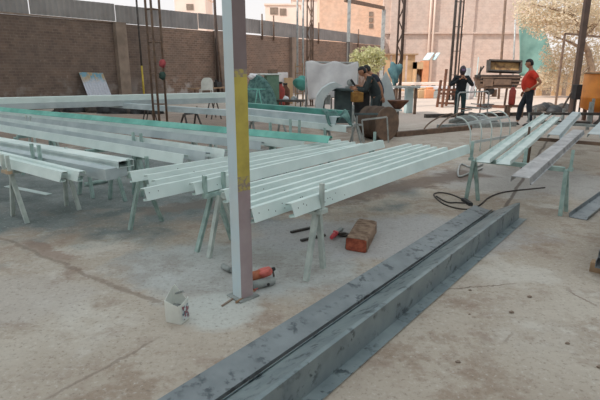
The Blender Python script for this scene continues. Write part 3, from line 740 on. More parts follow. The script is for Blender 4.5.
# ================================================================ CLUTTER RIGHT OF THE COLUMN
c = G(256, 111); lump('covered_heap', 'waist-high heap covered with teal netting right of the yellow-banded column', 'covered heap', c + V((0, .6, 0)), (.74, .55, 1.26), 'tealnet', .16, 11)
c = G(254, 111); lump('cloth_bundle', 'pinkish white cloth bundle on top of the netted heap', 'cloth bundle', c + V((-.05, .62, 1.30)), (.2, .18, .13), 'whitetarp', .25, 4, flat=False)
t0 = G(272, 108); t = thing('sheet_cabinet', 'green sheet-metal cabinet with a wide pale lid, behind the netted heap', 'cabinet', t0)
mb = MB(); mb.box(t0 + UP * .68, (.52, .5, 1.36), .3); mb.build('body', 'greenbox', t, .01)
mb = MB(); mb.box(t0 + V((-.12, 0, 1.39)), (.92, .7, .06), .3); mb.build('lid', 'whiteplastic', t, .01)
mb = MB(); mb.box(t0 + V((.05, -.02, 1.50)), (.34, .28, .16), .5); tag(mb.build('brown_box', 'brownsteel', None, .01), 'small brown box on the pale lid of the green cabinet', 'box')
# easel-like teal trestle in front of the heap
c = G(258.5, 112); t = thing('trestle', 'thin teal A-shaped trestle in front of the netted heap', 'trestle', c)
hA = .86
for dx in (-.17, .17):
    mb = MB(); mb.bar(c + V((dx, 0, 0)), c + V((dx * .15, .04, hA)), .03); mb.build('leg', 'teal', t)
mb = MB(); mb.bar(c + V((-.75, .05, hA)), c + V((.28, .05, hA)), .035); mb.build('crossbar', 'teal', t)
def bottle(name, label, c, r, h, mat, capm, cat='canister'):
    t = thing(name, label, cat, c); mb = MB(); mb.lathe([(r * .9, 0), (r, .03), (r, h * .7), (r * .45, h * .85), (r * .4, h * .93)], c, 16); mb.build('body', mat, t)
    mb = MB(); mb.lathe([(r * .5, h * .93), (r * .5, h)], c, 12); mb.build('cap', capm, t)
c = G(280.5, 106); bottle('gas_cylinder', 'red gas cylinder standing right of the green cabinet', c, .2, 1.05, 'redpaint', 'black', 'gas cylinder')
c = G(285.5, 105); bottle('gas_cylinder', 'brown gas cylinder right of the red one', c, .2, .98, 'rust', 'black', 'gas cylinder')
c = G(282, 103); mb = MB(); mb.box(c + UP * .72, (.5, .4, 1.44), .4); tag(mb.build('carton', 'whitetarp', None, .02), 'pale upright carton behind the gas cylinders', 'carton')
c = G(288.5, 103.5); mb = MB(); mb.box(c + UP * .6, (.36, .36, 1.2), .2); tag(mb.build('carton', 'plywood', None, .02), 'tan upright carton by the brick pillar behind the gas cylinders', 'carton')
c = G(291, 109); mb = MB(); mb.box(c + UP * .34, (1.1, .5, .08), -.2); mb.box(c + V((-.4, 0, .15)), (.06, .4, .3)); mb.box(c + V((.4, 0, .15)), (.06, .4, .3)); tag(mb.build('low_table', 'darksteel'), 'low dark table in front of the gas cylinders', 'table')
for k, (u, v, mt, s_, lab) in enumerate(((286, 108.5, 'whitetarp', .13, 'crumpled white wad on the low dark table'), (294, 108.5, 'dustgrey', .14, 'grey lump on the right of the low dark table'))):
    c = G(u, v); lump('wad', lab, 'wad', c + V((0, -.05, .38)), (s_, s_, s_), mt, .25, 20 + k, 18, 12)
# ladder frame and teal bundle behind the slim posts
c = G(299, 106); t = thing('ladder', 'short tan ladder frame behind the slim posts', 'ladder', c)
zt = D(299, 63, c.y).z
for dx in (-.16, .16):
    mb = MB(); mb.bar(c + V((dx, .1, 0)), c + V((dx, .35, zt)), .05); mb.build('rail', 'wood', t)
for k in range(6):
    z = .25 + k * (zt - .4) / 5; y = .1 + .25 * z / zt; mb = MB(); mb.bar(c + V((-.16, y, z)), c + V((.16, y, z)), .04); mb.build('rung', 'wood', t)
c = G(301, 107); lump('net_bundle', 'teal net bundle hanging between the slim posts', 'net bundle', c + V((.02, -.1, 1.02)), (.3, .2, .28), 'teal_dark', .3, 9, flat=False)

# ================================================================ WHITE TARP, BENCH, MACHINE
def cloth(name, label, cat, pts, mat, nx=36, ny=18, amp=.06, seed=1, thick=.01):
    """draped sheet through four corners (tl, tr, br, bl)"""
    rnd = random.Random(seed); tl, tr, br, bl = [V(p) for p in pts]; nrm = (tr - tl).cross(bl - tl).normalized()
    ks = [(rnd.uniform(3, 16), rnd.uniform(0, 7), rnd.uniform(0, 6), rnd.uniform(.2, 1)) for _ in range(6)]
    mb = MB(); vs = []; fs = []; m = nx + 1
    for s_ in (0, 1):
        for j in range(ny + 1):
            for i in range(nx + 1):
                a, b = i / nx, j / ny; p = tl.lerp(tr, a).lerp(bl.lerp(br, a), b)
                w = sum(k * math.sin(kx * a + ky * b + ph) for kx, ky, ph, k in ks) / 2
                p = p + nrm * (amp * w * (.35 + b) + s_ * thick) + UP * (amp * .5 * math.sin(8.3 * a * 1.7) * (1 - b))
                vs.append(p)
    N = m * (ny + 1)
    for s_ in (0, 1):
        for j in range(ny):
            for i in range(nx):
                q = s_ * N + j * m + i; f = (q, q + 1, q + m + 1, q + m); fs.append(f if s_ else f[::-1])
    for i in range(nx):
        fs.append((i, N + i, N + i + 1, i + 1)); q = ny * m + i; fs.append((q, q + 1, N + q + 1, N + q))
    for j in range(ny):
        q = j * m; fs.append((q, q + m, N + q + m, N + q)); q = j * m + nx; fs.append((q, N + q, N + q + m, q + m))
    mb.add(vs, fs, 0, True)
    return tag(mb.build(name, mat), label, cat)
Y = 15.2
cloth('plastic_tarp', 'white plastic tarp hung like a screen behind the work bench', 'tarp', (D(306, 62, Y), D(358, 63, Y), D(357, 96, Y), D(308, 100, Y)), 'whitetarp', 48, 18, .09, 2)
t = thing('tarp_stand', 'tube stand that holds the white plastic tarp', 'frame', G(332, 113))
tl, tr = D(306, 62, Y + .12), D(358, 63, Y + .12)
for q in (tl, tl.lerp(tr, .5), tr):
    mb = MB(); mb.tube([V((q.x, q.y, 0)), q], .03, 6); mb.build('upright', 'lightsteel', t)
mb = MB(); mb.tube([tl, tr], .03, 6); mb.build('rail', 'lightsteel', t)
for k, u in enumerate((341.5, 349)):
    b = G(u, 118); post('thin %s tube standing in front of the white tarp' % ('left' if k == 0 else 'right'), [b, D(u - .5, 68 if k else 66, b.y)], .025, 'brownsteel')
# cutting bench
cB = G(345, 127); t = thing('cutting_bench', 'dark metal cutting bench where two workers lean', 'bench', cB)
a, b_ = D(322, 88.5, cB.y), D(373, 87.5, cB.y); zt = a.z
mb = MB(); mb.box(((a.x + b_.x) / 2, cB.y + .25, zt - .03), (b_.x - a.x, .8, .06)); mb.build('top', 'bench', t, .005)
mb = MB(); cx = D(344, 100, cB.y).x; mb.box((cx, cB.y + .3, zt * .48 + .05), (.48, .55, zt * .86)); mb.build('cabinet', 'bench', t, .01)
mb = MB(); cx = D(363, 100, cB.y).x; mb.box((cx, cB.y + .34, zt * .48 + .05), (.42, .5, zt * .8)); mb.build('cabinet', 'black', t, .01)
for x in (a.x + .05, b_.x - .05):
    for y in (-.1, .6):
        mb = MB(); mb.box((x, cB.y + y, (zt - .06) / 2), (.05, .05, zt - .06)); mb.build('leg', 'bench', t)
mb = MB(); p = D(327, 100, cB.y); mb.box(V((p.x, cB.y + .1, p.z)), (.2, .06, .26)); mb.build('door', 'whitepanel', t)
mb = MB(); c = D(357, 97, cB.y - .2); mb.box(c, (.30, .28, .26), .1); mb.tube([c + V((-.02, -.16, -.02)), c + V((-.02, -.1, -.02))], .09, 14); mb.box(c + V((0, 0, .15)), (.2, .2, .05))
mo = mb.build('motor', 'yellowmotor', t, .01)
# chop machine on the bench
c = D(352, 86, cB.y + .2); t2 = thing('chop_saw', 'grey chop saw on the bench in front of the leaning worker', 'saw', V((c.x, c.y, zt)))
mb = MB(); mb.box(V((c.x, c.y, zt + .03)), (.35, .25, .05)); mb.build('base', 'dustgrey', t2)
R90 = Matrix.Rotation(PI / 2, 3, 'X'); mb = MB(); mb.lathe([(.02, -.012), (.10, -.012), (.10, .012), (.02, .012)], V((c.x - .05, c.y, zt + .15)), 24, R=R90); mb.build('blade', 'lightsteel', t2)
mb = MB(); mb.bar(V((c.x + .10, c.y, zt + .05)), V((c.x - .04, c.y - .04, zt + .24)), .04, .05); mb.build('arm', 'black', t2)
# white curved guard at the left end of the bench
mb = MB(); sec = []
cG = G(319, 128); pts = [D(u, v, cG.y) for u, v in ((316, 113), (315.2, 104), (317, 95), (322, 88), (329, 83.5), (335, 82))]
vs = []; fs = []
for i, p in enumerate(pts):
    for dy in (-.25, .35): vs += [p + V((0, dy, 0)), p + V((.20, dy, -.10))]
for i in range(len(pts) - 1):
    q = 4 * i; fs += [(q, q + 4, q + 6, q + 2), (q + 1, q + 3, q + 7, q + 5), (q, q + 1, q + 5, q + 4), (q + 2, q + 6, q + 7, q + 3)]
fs += [(0, 2, 3, 1), (q + 4, q + 5, q + 7, q + 6)]
pz = pts[0]; mb.add(vs, fs); mb.box(V((pz.x + .06, pz.y + .05, pz.z / 2)), (.10, .5, pz.z)); tag(mb.build('curved_guard', 'whitepanel'), 'white curved sheet guard at the left end of the work bench', 'guard')
# leaning white panel behind the workers
Yp = 13.3
pn = [D(u, v, Yp) for u, v in ((386, 71), (392, 84), (398, 112), (371, 113), (374, 96))]
mb = MB(); n = len(pn); vs = [p for p in pn] + [p + V((0, .03, 0)) for p in pn]
mb.add(vs, [tuple(range(n)), tuple(range(2 * n - 1, n - 1, -1))] + [(i, n + i, n + (i + 1) % n, (i + 1) % n) for i in range(n)])
for u in (372, 397):
    p = D(u, 112, Yp); mb.bar(V((p.x, Yp + .015, 0)), p + V((0, .015, 0)), .04)
tag(mb.build('leaning_sheet', 'whitepanel'), 'tilted white sheet panel just right of the two leaning workers', 'panel')
c = D(394.5, 71, 18.6); mb = MB()
mb.ell(c + V((0, -.12, -.1)), (.26, .16, .4), 20, 14, fn=lambda p: V((p.x * (.55 + .6 * max(0, p.z + .4)), p.y, p.z)) * (1 + .18 * math.sin(6 * p.x + 4 * p.z)))
tag(mb.build('hanging_cloth', 'tealcloth'), 'teal cloth hung on the lattice column right of the workers', 'cloth')
# brown drum lying on its side with a thin frame around it
cD = G(378, 141); rr = .38
axd = (V((.62, -.80, 0))).normalized(); RD = Matrix(((axd.y, axd.x, 0), (-axd.x, axd.y, 0), (0, 0, 1)))
Rz = Vector((0, 0, 1)).rotation_difference(axd).to_matrix()
t = thing('steel_drum', 'rusty brown drum lying on its side under the work bench', 'drum', cD + V((0, .4, 0)))
cc = cD + V((.02, .35, rr))
mb = MB(); mb.lathe([(rr - .02, -.32), (rr, -.30), (rr, -.12), (rr + .015, -.10), (rr, -.08), (rr, .08), (rr + .015, .10), (rr, .12), (rr, .30), (rr - .02, .32)], cc, 32, R=Rz); mb.build('body', 'drum', t)
mb = MB(); mb.lathe([(rr - .015, .325), (rr + .012, .325), (rr + .012, .30), (rr - .015, .30)], cc, 32, R=Rz); mb.build('rim', 'brownsteel', t)
fr = thing('tube_stand', 'light square tube stand standing in front of the brown drum', 'frame', cD)
pq = [D(u, v, cD.y - .25) for u, v in ((362, 120), (387, 117))]
for p in pq:
    mb = MB(); mb.bar(V((p.x + .06, p.y, 0)), p, .03); mb.build('leg', 'dustgrey', fr)
mb = MB(); mb.bar(pq[0], pq[1], .035); mb.build('rail', 'lightsteel', fr)
mb = MB(); mb.bar(D(353, 114, cD.y - .1), V((D(364, 139, cD.y - .1).x, cD.y - .1, 0.0)), .04); mb.build('brace', 'lightsteel', fr)
mb = MB(); mb.bar(D(353, 114, cD.y - .1), D(378, 114, cD.y - .1), .04); mb.build('rail', 'bench', fr)
mb = MB(); p = D(353, 114, cD.y - .1); mb.bar(V((p.x, p.y, 0)), p + UP * .2, .045); mb.build('leg', 'dustgrey', fr)
# barrow-like white tray table right of the drum
Yt = 12.6; t = thing('stand', 'white-topped stand with dark funnel right of the drum', 'stand', G(394, 128))
p, q = D(384, 110.5, Yt), D(401, 109.5, Yt); mb = MB(); mb.box((p + q) / 2 + V((0, .1, 0)), (q.x - p.x, .5, .04)); mb.build('top', 'whitepanel', t)
for x in (p.x + .05, q.x - .05):
    mb = MB(); mb.bar(V((x + (.12 if x < p.x + .1 else 0), Yt + .1, 0)), V((x, Yt + .1, p.z - .02)), .035); mb.build('leg', 'darksteel', t)
c = D(398, 103, Yt + .1); mb = MB(); mb.lathe([(.06, -.13), (.1, -.1), (.27, .08), (.27, .10)], V((c.x, c.y, (p.z + .02) + .13)), 20); mb.build('funnel', 'rust', t)
# grey table frame right of the lattice column
Yq = 18.2; t = thing('table_frame', 'bare grey table frame right of the teal cloth column', 'table', G(412, 108))
p, q = D(394, 87, Yq), D(416, 87, Yq); mb = MB(); mb.bar(p, q + V((.1, 0, 0)), .5, .07); mb.build('top', 'dustgrey', t)
for x in (p.x + .1, q.x):
    mb = MB(); mb.bar(V((x, Yq, 0)), V((x, Yq, p.z)), .09); mb.build('leg', 'brownsteel', t)
c = G(408, 113); mb = MB(); mb.box(c + UP * .45, (.26, .24, .9), .2); mb.box(c + UP * .93, (.32, .3, .06), .2); tag(mb.build('pale_bin', 'bluepanel', None, .01), 'pale blue bin standing right of the stand with the funnel', 'bin')
M['grill_body'] = simple('sooty_barrel_steel', (92, 76, 68), (58, 50, 46), 3, .8)
# ================================================================ FAR END OF THE YARD
Yb = 38.0
def boxpx(name, label, cat, u0, u1, v0, v1, Y, dep, mat, bevel=.02, ground=True, group=None):
    a, b_ = D(u0, v1, Y), D(u1, v0, Y); z0 = 0 if ground else a.z
    mb = MB(); mb.box(((a.x + b_.x) / 2, Y + dep / 2, (z0 + b_.z) / 2), (b_.x - a.x, dep, b_.z - z0)); return tag(mb.build(name, mat, None, bevel), label, cat, group)
t = thing('plywood_booth', 'tan plywood booth against the pink wall', 'booth', (D(400, 70, Yb).x, Yb, 0))
for k, (u0, u1) in enumerate(((384, 390.5), (391, 398), (398.5, 406), (406.5, 415.5))):
    a, b_ = D(u0, 85, Yb), D(u1, 55, Yb); mb = MB(); mb.box(((a.x + b_.x) / 2, Yb + .04 + .01 * (k % 2), b_.z / 2), (b_.x - a.x, .05, b_.z)); mb.build('panel', 'plywood', t)
a, b_ = D(383, 55, Yb), D(416, 54.5, Yb); mb = MB(); mb.box(((a.x + b_.x) / 2, Yb + .8, a.z + .05), (b_.x - a.x + .3, 1.9, .1)); mb.build('roof', 'wood', t)
t = thing('salmon_cupboard', 'salmon and tan cupboard with an open niche right of the plywood booth', 'cupboard', (D(423, 70, Yb).x, Yb - 1, 0))
a, m_, b_ = D(416, 62, Yb - 1), D(423.5, 62, Yb - 1), D(429.5, 61, Yb - 1)
mb = MB(); mb.box(((m_.x + b_.x) / 2, Yb - .5, b_.z / 2), (b_.x - m_.x, 1, b_.z)); mb.build('side_panel', 'orangebox', t)
mb = MB(); zz = D(416, 69, Yb - 1).z; mb.box(((a.x + m_.x) / 2, Yb - .5, (zz + a.z) / 2), (m_.x - a.x, 1, a.z - zz)); mb.box((a.x + .05, Yb - .5, a.z / 2), (.1, 1, a.z)); mb.box(((a.x + m_.x) / 2, Yb - .03, a.z / 2), (m_.x - a.x, .06, a.z)); mb.build('body', 'plywood', t)
mb = MB(); mb.ell(V(((a.x + m_.x) / 2, Yb - .45, .75)), (.3, .25, .5)); mb.build('sack', 'dustgrey', t)
mb = MB(); p, q = D(426, 60, Yb - .6), D(431, 53, Yb - .2)
mb.bar(p, q, .55, .06); mb.bar(p + V((.55, 0, 0)), q + V((.55, 0, 0)), .3, .06); tag(mb.build('roof_sheet', 'bluepanel'), 'pale blue sheets propped on top of the salmon cupboard', 'sheet')
# long rails and blocks on the bright ground
for k, (v, Y, mt, lab) in enumerate(((83.5, 33, 'whitetarp', 'rear long pale pink slab across the far yard'), (87.5, 30, 'lightsteel', 'front long pale slab across the far yard'))):
    a, b_ = D(388, v, Y), D(500, v - .5, Y); t = thing('long_slab', lab, 'slab', ((a.x + b_.x) / 2, Y, 0))
    mb = MB(); mb.box(((a.x + b_.x) / 2, Y, a.z), (b_.x - a.x, .9, .16)); mb.build('top', 'cream' if k == 0 else 'whitetarp', t)
    for i in range(6):
        mb = MB(); mb.box((a.x + .3 + i * (b_.x - a.x - .6) / 5, Y, a.z / 2 - .04), (.12, .5, a.z - .08)); mb.build('leg', 'brownsteel', t)
rd = random.Random(5)
for k, (u, w, h, mt, lab) in enumerate(((414, .5, .42, 'wood', 'tan wooden block under the far slab, leftmost'), (421, .55, .46, 'plywood', 'arched tan block under the far slab'), (428, .6, .5, 'orangebox', 'salmon block under the far slab'), (435, .4, .4, 'dustgrey', 'grey block under the far slab, rightmost'))):
    c = G(u, 98.2); mb = MB(); mb.box(c + UP * h / 2, (w, .5, h), rd.uniform(-.3, .3)); mb.box(c + V((.05, 0, h + .06)), (w * .6, .3, .12), rd.uniform(-.3, .3)); tag(mb.build('block', mt, None, .04), lab, 'block', 'blocks under the far slab')
# rusty A-frame stand
c = G(441, 107); t = thing('rusty_frame', 'rusty leaning A-frame left of the masked welder', 'frame', c)
for (u0, v0, u1, v1) in ((437, 107, 441, 80), (442, 107.5, 446.5, 69), (446, 106, 449, 86)):
    p, q = G(u0, v0), D(u1, v1, G(u0, v0).y); mb = MB(); mb.bar(p, q, .12, .09); mb.build('leg', 'rust', t)
for v in (89.5, 93.5, 103): mb = MB(); mb.bar(D(438, v, c.y), D(457, v + .5, c.y), .09); mb.build('rail', 'rust', t)
mb = MB(); mb.bar(G(455, 105), D(455, 89, c.y), .08); mb.build('leg', 'rust', t)
boxpx('white_board', 'white board standing behind the masked welder', 'board', 463, 471, 68, 96, 27, .08, 'whitepanel', 0)
boxpx('white_board', 'narrow pale blue board left of the barrel grill', 'board', 475, 479, 57, 96, 29, .08, 'bluepanel', 0)
c = G(479, 99); mb = MB()
mb.tube([c + V((-.45, 0, 0)), c + V((-.45, 0, .5)), c + V((-.38, 0, .78)), c + V((-.2, 0, .9)), c + V((.2, 0, .9)), c + V((.38, 0, .78)), c + V((.45, 0, .5)), c + V((.45, 0, 0))], .14, 8)
tag(mb.build('pale_arch', 'whitetarp'), 'pale arched hoop standing left of the barrel grill', 'hoop')
# barrel grill trailer with its lid open
Yg = 18.0; cg = G(506, 108); Yg = cg.y
t = thing('barrel_grill', 'big rusty barrel grill with its lid open, left of the man in red', 'grill', cg)
def pg(u, v, dy=0): return D(u, v, Yg + dy)
p, q = pg(487, 61), pg(521, 59.5); lw = q.x - p.x; cl = (p + q) / 2
Rt = Matrix.Rotation(math.radians(-14), 3, 'X') @ Matrix.Rotation(math.radians(2), 3, 'Y')
lh = pg(504, 60).z - pg(504, 72.5).z; lc2 = pg(504.3, 66.5, .35)
mb = MB(); fw = .07
mb.box(lc2 + V((0, .14, 0)), (lw, .06, lh), R=Rt)
for sx in (-1, 1): mb.box(lc2 + Rt @ V((sx * (lw / 2 - fw / 2), 0, 0)), (fw, .3, lh), R=Rt)
for sz in (-1, 1): mb.box(lc2 + Rt @ V((0, 0, sz * (lh / 2 - fw / 2))), (lw, .3, fw), R=Rt)
mb.build('lid', 'darksteel', t, .01)
lid_in = NT('scorched_lid_lining'); c_ = lid_in.coord(); lid_in.done(lid_in.mix(lid_in.ramp(lid_in.noise(c_, 3.2, 4), .42, .66), lin((196, 156, 104)), lin((116, 84, 60))), .7)
mb = MB(); mb.box(lc2 + Rt @ V((0, .08, 0)), (lw - 2 * fw, .05, lh - 2 * fw), R=Rt)
for sx in (-.25, 0, .25): mb.box(lc2 + Rt @ V((sx * lw, .05, 0)), (.03, .03, lh - 2 * fw), R=Rt)
mb.build('lid_lining', lid_in.m, t)
p, q = pg(481, 75), pg(520, 75); zt = p.z; zb2 = pg(500, 88).z; wv = q.x - p.x; cx = (p.x + q.x) / 2
half = [(-.5 * .8 * math.cos(a), -.42 * math.sin(a)) for a in [PI * k / 12 for k in range(13)]]
mb = MB(); hb = zt - zb2; vs = []; fs = []; n = 13
for x in (cx - wv / 2, cx + wv / 2):
    vs += [V((x, Yg + .35 + y * 1.1, zt + z * hb / .42)) for y, z in half]
for i in range(n - 1): fs.append((i, i + 1, n + i + 1, n + i))
fs += [tuple(range(n)), tuple(range(2 * n - 1, n - 1, -1)), (0, n, 2 * n - 1, n - 1)]
mb.add(vs, fs); mb.build('barrel', 'grill_body', t)
mb = MB()
for k in range(4): mb.bar(V((cx - wv / 2 - .04, Yg - .14 + .0 * k, zt - .10 - .14 * k)), V((cx + wv / 2 + .04, Yg - .14, zt - .10 - .14 * k)), .05, .05)
mb.box(V((cx + .05, Yg - .17, zt - .28)), (.7, .06, .22)); mb.box(V((cx - .55, Yg - .17, zt - .3)), (.4, .06, .3)); mb.build('front_rack', 'brownsteel', t)
for x in (cx - wv * .36, cx + wv * .36):
    for dy in (.0, .7):
        mb = MB(); mb.bar(V((x * 1.0, Yg + dy, 0)), V((x, Yg + dy * .8 + .05, zb2 + .12)), .07); mb.build('leg', 'brownsteel', t)
Ry = Matrix.Rotation(PI / 2, 3, 'Y')
for u in (488,):
    c = pg(u, 95, .1); mb = MB(); mb.lathe([(.05, -.06), (.17, -.06), (.17, .06), (.05, .06)], V((c.x, Yg - .05, .72)), 20, R=Matrix.Rotation(PI / 2, 3, 'X')); mb.build('wheel', 'black', t)
mb = MB(); mb.bar(pg(476, 78), pg(484, 66), .05); mb.bar(pg(479, 79), pg(481, 66.5), .05); mb.bar(pg(475, 76), pg(484, 75.5), .07); mb.build('handle', 'darksteel', t)
mb = MB(); mb.bar(pg(477, 76, .1), pg(481, 88, .1), .16, .3); mb.build('side_tray', 'brownsteel', t)
c = G(510, 117); t = thing('red_cylinder', 'red cylinder on a small dark cart in front of the barrel grill', 'cylinder', c)
z0 = D(510, 105, c.y).z; z1 = D(510, 87, c.y).z
mb = MB(); mb.lathe([(.08, z0), (.11, z0 + .03), (.11, z1 - .12), (.05, z1 - .03), (.05, z1)], c, 18); mb.build('bottle', 'redpaint', t)
mb = MB(); mb.lathe([(.03, z1), (.045, z1 + .02), (.03, z1 + .08)], c, 10); mb.build('valve', 'darksteel', t)
mb = MB(); mb.box(c + V((.1, 0, z0 - .03)), (.5, .3, .05)); mb.build('cart_bed', 'rust', t)
for x in (-.12, .33):
    mb = MB(); mb.bar(c + V((x, -.1, 0)), c + V((x, -.1, z0 - .04)), .08, .1); mb.bar(c + V((x, .1, 0)), c + V((x, .1, z0 - .04)), .08, .1); mb.build('leg', 'brownsteel', t)
# low steel bars lying behind the arched rack
for k, (u0, v0, u1, v1, mt, lab) in enumerate(((425, 116, 540, 113.5, 'darksteel', 'long dark bar on the ground behind the hooped frames'), (438, 127, 515, 124, 'dustgrey', 'grey bar on the ground under the white hooped rack'),
        (395, 134.5, 470, 127.5, 'brownsteel', 'dark brown beam on the ground behind the pale channel ends'), (478, 105.5, 508, 107, 'rust', 'rusty beam under the barrel grill'))):
    p, q = G(u0, v0, .06), G(u1, v1, .06); mb = MB(); mb.bar(p, q, .14, .12); tag(mb.build('steel_bar', mt), lab, 'steel bar', 'bars on the ground of the far yard')
# ---- hooped frames
t = thing('hooped_rack', 'white rack of curved hoops left of the open white channels', 'rack', G(490, 148))
b0, b1 = G(469, 154), G(508.5, 143.5); bk = V((-.28, .06, 0))
for k in range(5):
    b = b0.lerp(b1, k / 4); pts = [b, b + UP * .35] + [b + bk * (1 - math.cos(a)) + UP * (.35 + .36 * math.sin(a)) for a in [PI / 2 * i / 8 for i in range(1, 9)]]
    mb = MB(); mb.tube(pts, .014, 6); mb.build('hoop', 'primer_white', t)
mb = MB(); up_ = lambda b: b + bk * .25 + UP * .59
mb.bar(up_(b0), up_(b1), .02, .055); mb.build('rail', 'whitepanel', t)
mb = MB(); mb.bar(b0 + UP * .22, b1 + UP * .16, .02, .055); mb.build('rail', 'whitepanel', t)
mb = MB(); mb.bar(b0 + bk + UP * .71, b1 + bk + UP * .71, .02); mb.build('rail', 'lightsteel', t)
t = thing('tube_gate', 'thin tubular gate standing in front of the masked welder', 'gate', G(470, 121))
g0, g1 = G(456, 122), G(486.5, 119.5); z0 = D(456, 92.5, g0.y).z
mb = MB(); mb.tube([g0, g0 + UP * (z0 - .05), g0 + V((.05, 0, z0)), g1 + V((-.05, 0, z0)), g1 + UP * (z0 - .05), g1], .022, 8); mb.build('frame', 'lightsteel', t)
mb = MB(); mb.tube([g0.lerp(g1, .75), g0.lerp(g1, .75) + UP * z0], .02, 6); mb.tube([g0 + UP * .4, g1 + UP * .4], .02, 6); mb.build('rail', 'rust', t)
t = thing('bent_tubes', 'pair of dark bent tubes rising from the ground right of the drum', 'tubes', G(430, 135))
for (u0, v0, u1, v1) in ((422.5, 134, 452, 113.5), (437, 133, 462, 112.5)):
    b = G(u0, v0); e = D(u1, v1, b.y + 1.2); pts = [b + (V((e.x, e.y, 0)) - b) * (1 - math.cos(a)) + UP * (e.z * math.sin(a)) for a in [PI / 2 * i / 10 for i in range(11)]]
    mb = MB(); mb.tube(pts, .02, 6); mb.build('tube', 'brownsteel', t)
# scrap heap of grey offcuts behind the hooped rack
rd = random.Random(3)
for k in range(14):
    c = G(rd.uniform(459, 488), rd.uniform(118, 126)); L = rd.uniform(.25, .6); a = rd.uniform(0, PI); z = rd.uniform(.12, .5)
    e = V((math.cos(a), math.sin(a), rd.uniform(-.2, .3))) * L / 2; mb = MB(); mb.fold([(-.05, .03), (-.04, 0), (.04, 0), (.05, .03)], c + UP * max(z, .1) - e, c + UP * max(z, .1) + e, .006)
    tag(mb.build('steel_offcut', rd.choice(['dustgrey', 'galv_dark', 'lightsteel'])), 'short bent grey steel offcut in the heap behind the hooped rack', 'offcut', 'offcuts in the heap behind the hooped rack')
c = G(473, 123); lump('scrap_heap', 'low grey heap of scrap under the offcuts behind the hooped rack', 'scrap heap', c, (.7, .45, .2), 'dustgrey', .3, 8)
# table skirt of steel behind the short profiles
t = thing('low_rack', 'low dark steel rack behind the right-hand profiles', 'rack', G(560, 124))
for (u0, v0, u1, v1) in ((528, 113.5, 600, 114), (532, 122, 590, 123)):
    p, q = G(u0, v0, .45), G(u1, v1, .45); mb = MB(); mb.bar(p, q, .07); mb.build('rail', 'darksteel', t)
for (u, v) in ((534, 123), (562, 124), (587, 130), (590, 124)):
    p = G(u, v); mb = MB(); mb.bar(p, p + UP * (.75 if u > 585 else .46), .06); mb.build('leg', 'dustgrey', t)
rd = random.Random(9)
for k in range(6):
    c = G(538 + 5.5 * k, 111.5 + rd.uniform(-.8, .8)); lump('dark_bag', 'dark filled bag in the row on the ground behind the right-hand profiles', 'bag', c, (.32, .22, rd.uniform(.22, .34)), 'black' if k % 2 else 'darksteel', .2, 30 + k, 18, 12).__setitem__('group', 'dark bags behind the right-hand profiles')
# orange tank
c = G(600, 122); t = thing('orange_tank', 'big orange tank at the right edge of the picture', 'tank', c)
r = .62; z1 = D(602, 72, c.y).z; z0 = D(602, 108, c.y).z
mb = MB(); mb.lathe([(r * .3, z0 - .16), (r, z0), (r, z0 + .3), (r + .015, z0 + .32), (r, z0 + .34), (r, z1 - .02), (r - .03, z1), (.1, z1 + .02)], c, 40); mb.build('body', 'orange', t)
mb = MB(); mb.lathe([(r + .02, z1 - .05), (r + .02, z1), (r - .02, z1)], c, 40); mb.build('rim', 'wood', t)
for a in (-2.6, -1.2, .4, 2):
    q = c + V((math.cos(a), math.sin(a), 0)) * (r - .06); mb = MB(); mb.bar(q, q + UP * (z0 + .1), .09); mb.build('leg', 'brownsteel', t)
mb = MB(); q = c + V((-.35, -.62, z0)); mb.tube([q, q + V((-.05, -.05, -.3)), q + V((-.2, -.05, -.45))], .07, 8); mb.build('outlet', 'darksteel', t)
c = G(575.5, 116); mb = MB(); mb.box(c + UP * (D(576, 92, c.y).z), (.34, .3, .5)); mb.bar(c + V((-.1, 0, 0)), c + V((-.1, 0, .9)), .05); mb.bar(c + V((.1, 0, 0)), c + V((.1, 0, .9)), .05); tag(mb.build('dark_box', 'black', None, .01), 'dark box on legs between the thick pole and the orange tank', 'box')
# plank fence, netting, tree, rectangular frame at the far right
Yf = 31.0
t = thing('plank_fence', 'old brown plank fence under the big tree at the right', 'fence', (D(575, 80, Yf).x, Yf, 0))
rd = random.Random(2); x = D(528, 80, Yf).x; xe = D(660, 80, Yf).x; ztop = D(570, 71, Yf).z; mbs = MB()
while x < xe:
    w = rd.uniform(.16, .34); h = ztop * rd.uniform(.86, 1.04); mb = MB(); mb.box((x + w / 2, Yf + rd.uniform(-.03, .03), h / 2), (w - .02, .04, h)); mb.build('plank', rd.choice(['wood', 'concrete', 'plywood']), t); x += w
mb = MB(); mb.box(((D(528, 80, Yf).x + xe) / 2, Yf + .09, ztop * .7), (xe - D(528, 80, Yf).x, .06, .1)); mb.build('rail', 'wood', t)
Yn = 34.0
cloth('wall_netting', 'green netting sheet hung right of the pink brick wall', 'netting', (D(518, 14, Yn), D(540, 18, Yn), D(560, 76, Yn), D(520, 76, Yn)), 'wallnet', 24, 20, .12, 6)
b = G(520, 96.4); post('thin pole holding up the green netting', [V((D(518, 60, Yn).x - .15, Yn, 0)), D(518, 14, Yn) + V((-.15, 0, 0))], .06, 'lightsteel')
t = thing('goal_frame', 'thin rectangular steel frame behind the thick brown pole', 'frame', G(565, 103))
Yr = 21.0; p, q = D(565, 33.5, Yr), D(612, 38, Yr)
mb = MB(); mb.bar(p, q, .07); mb.build('rail', 'brownsteel', t); mb = MB(); mb.bar(V((p.x, Yr, 0)), p, .07); mb.build('upright', 'brownsteel', t); mb = MB(); mb.bar(V((q.x, Yr, 0)), q, .07); mb.build('upright', 'brownsteel', t)
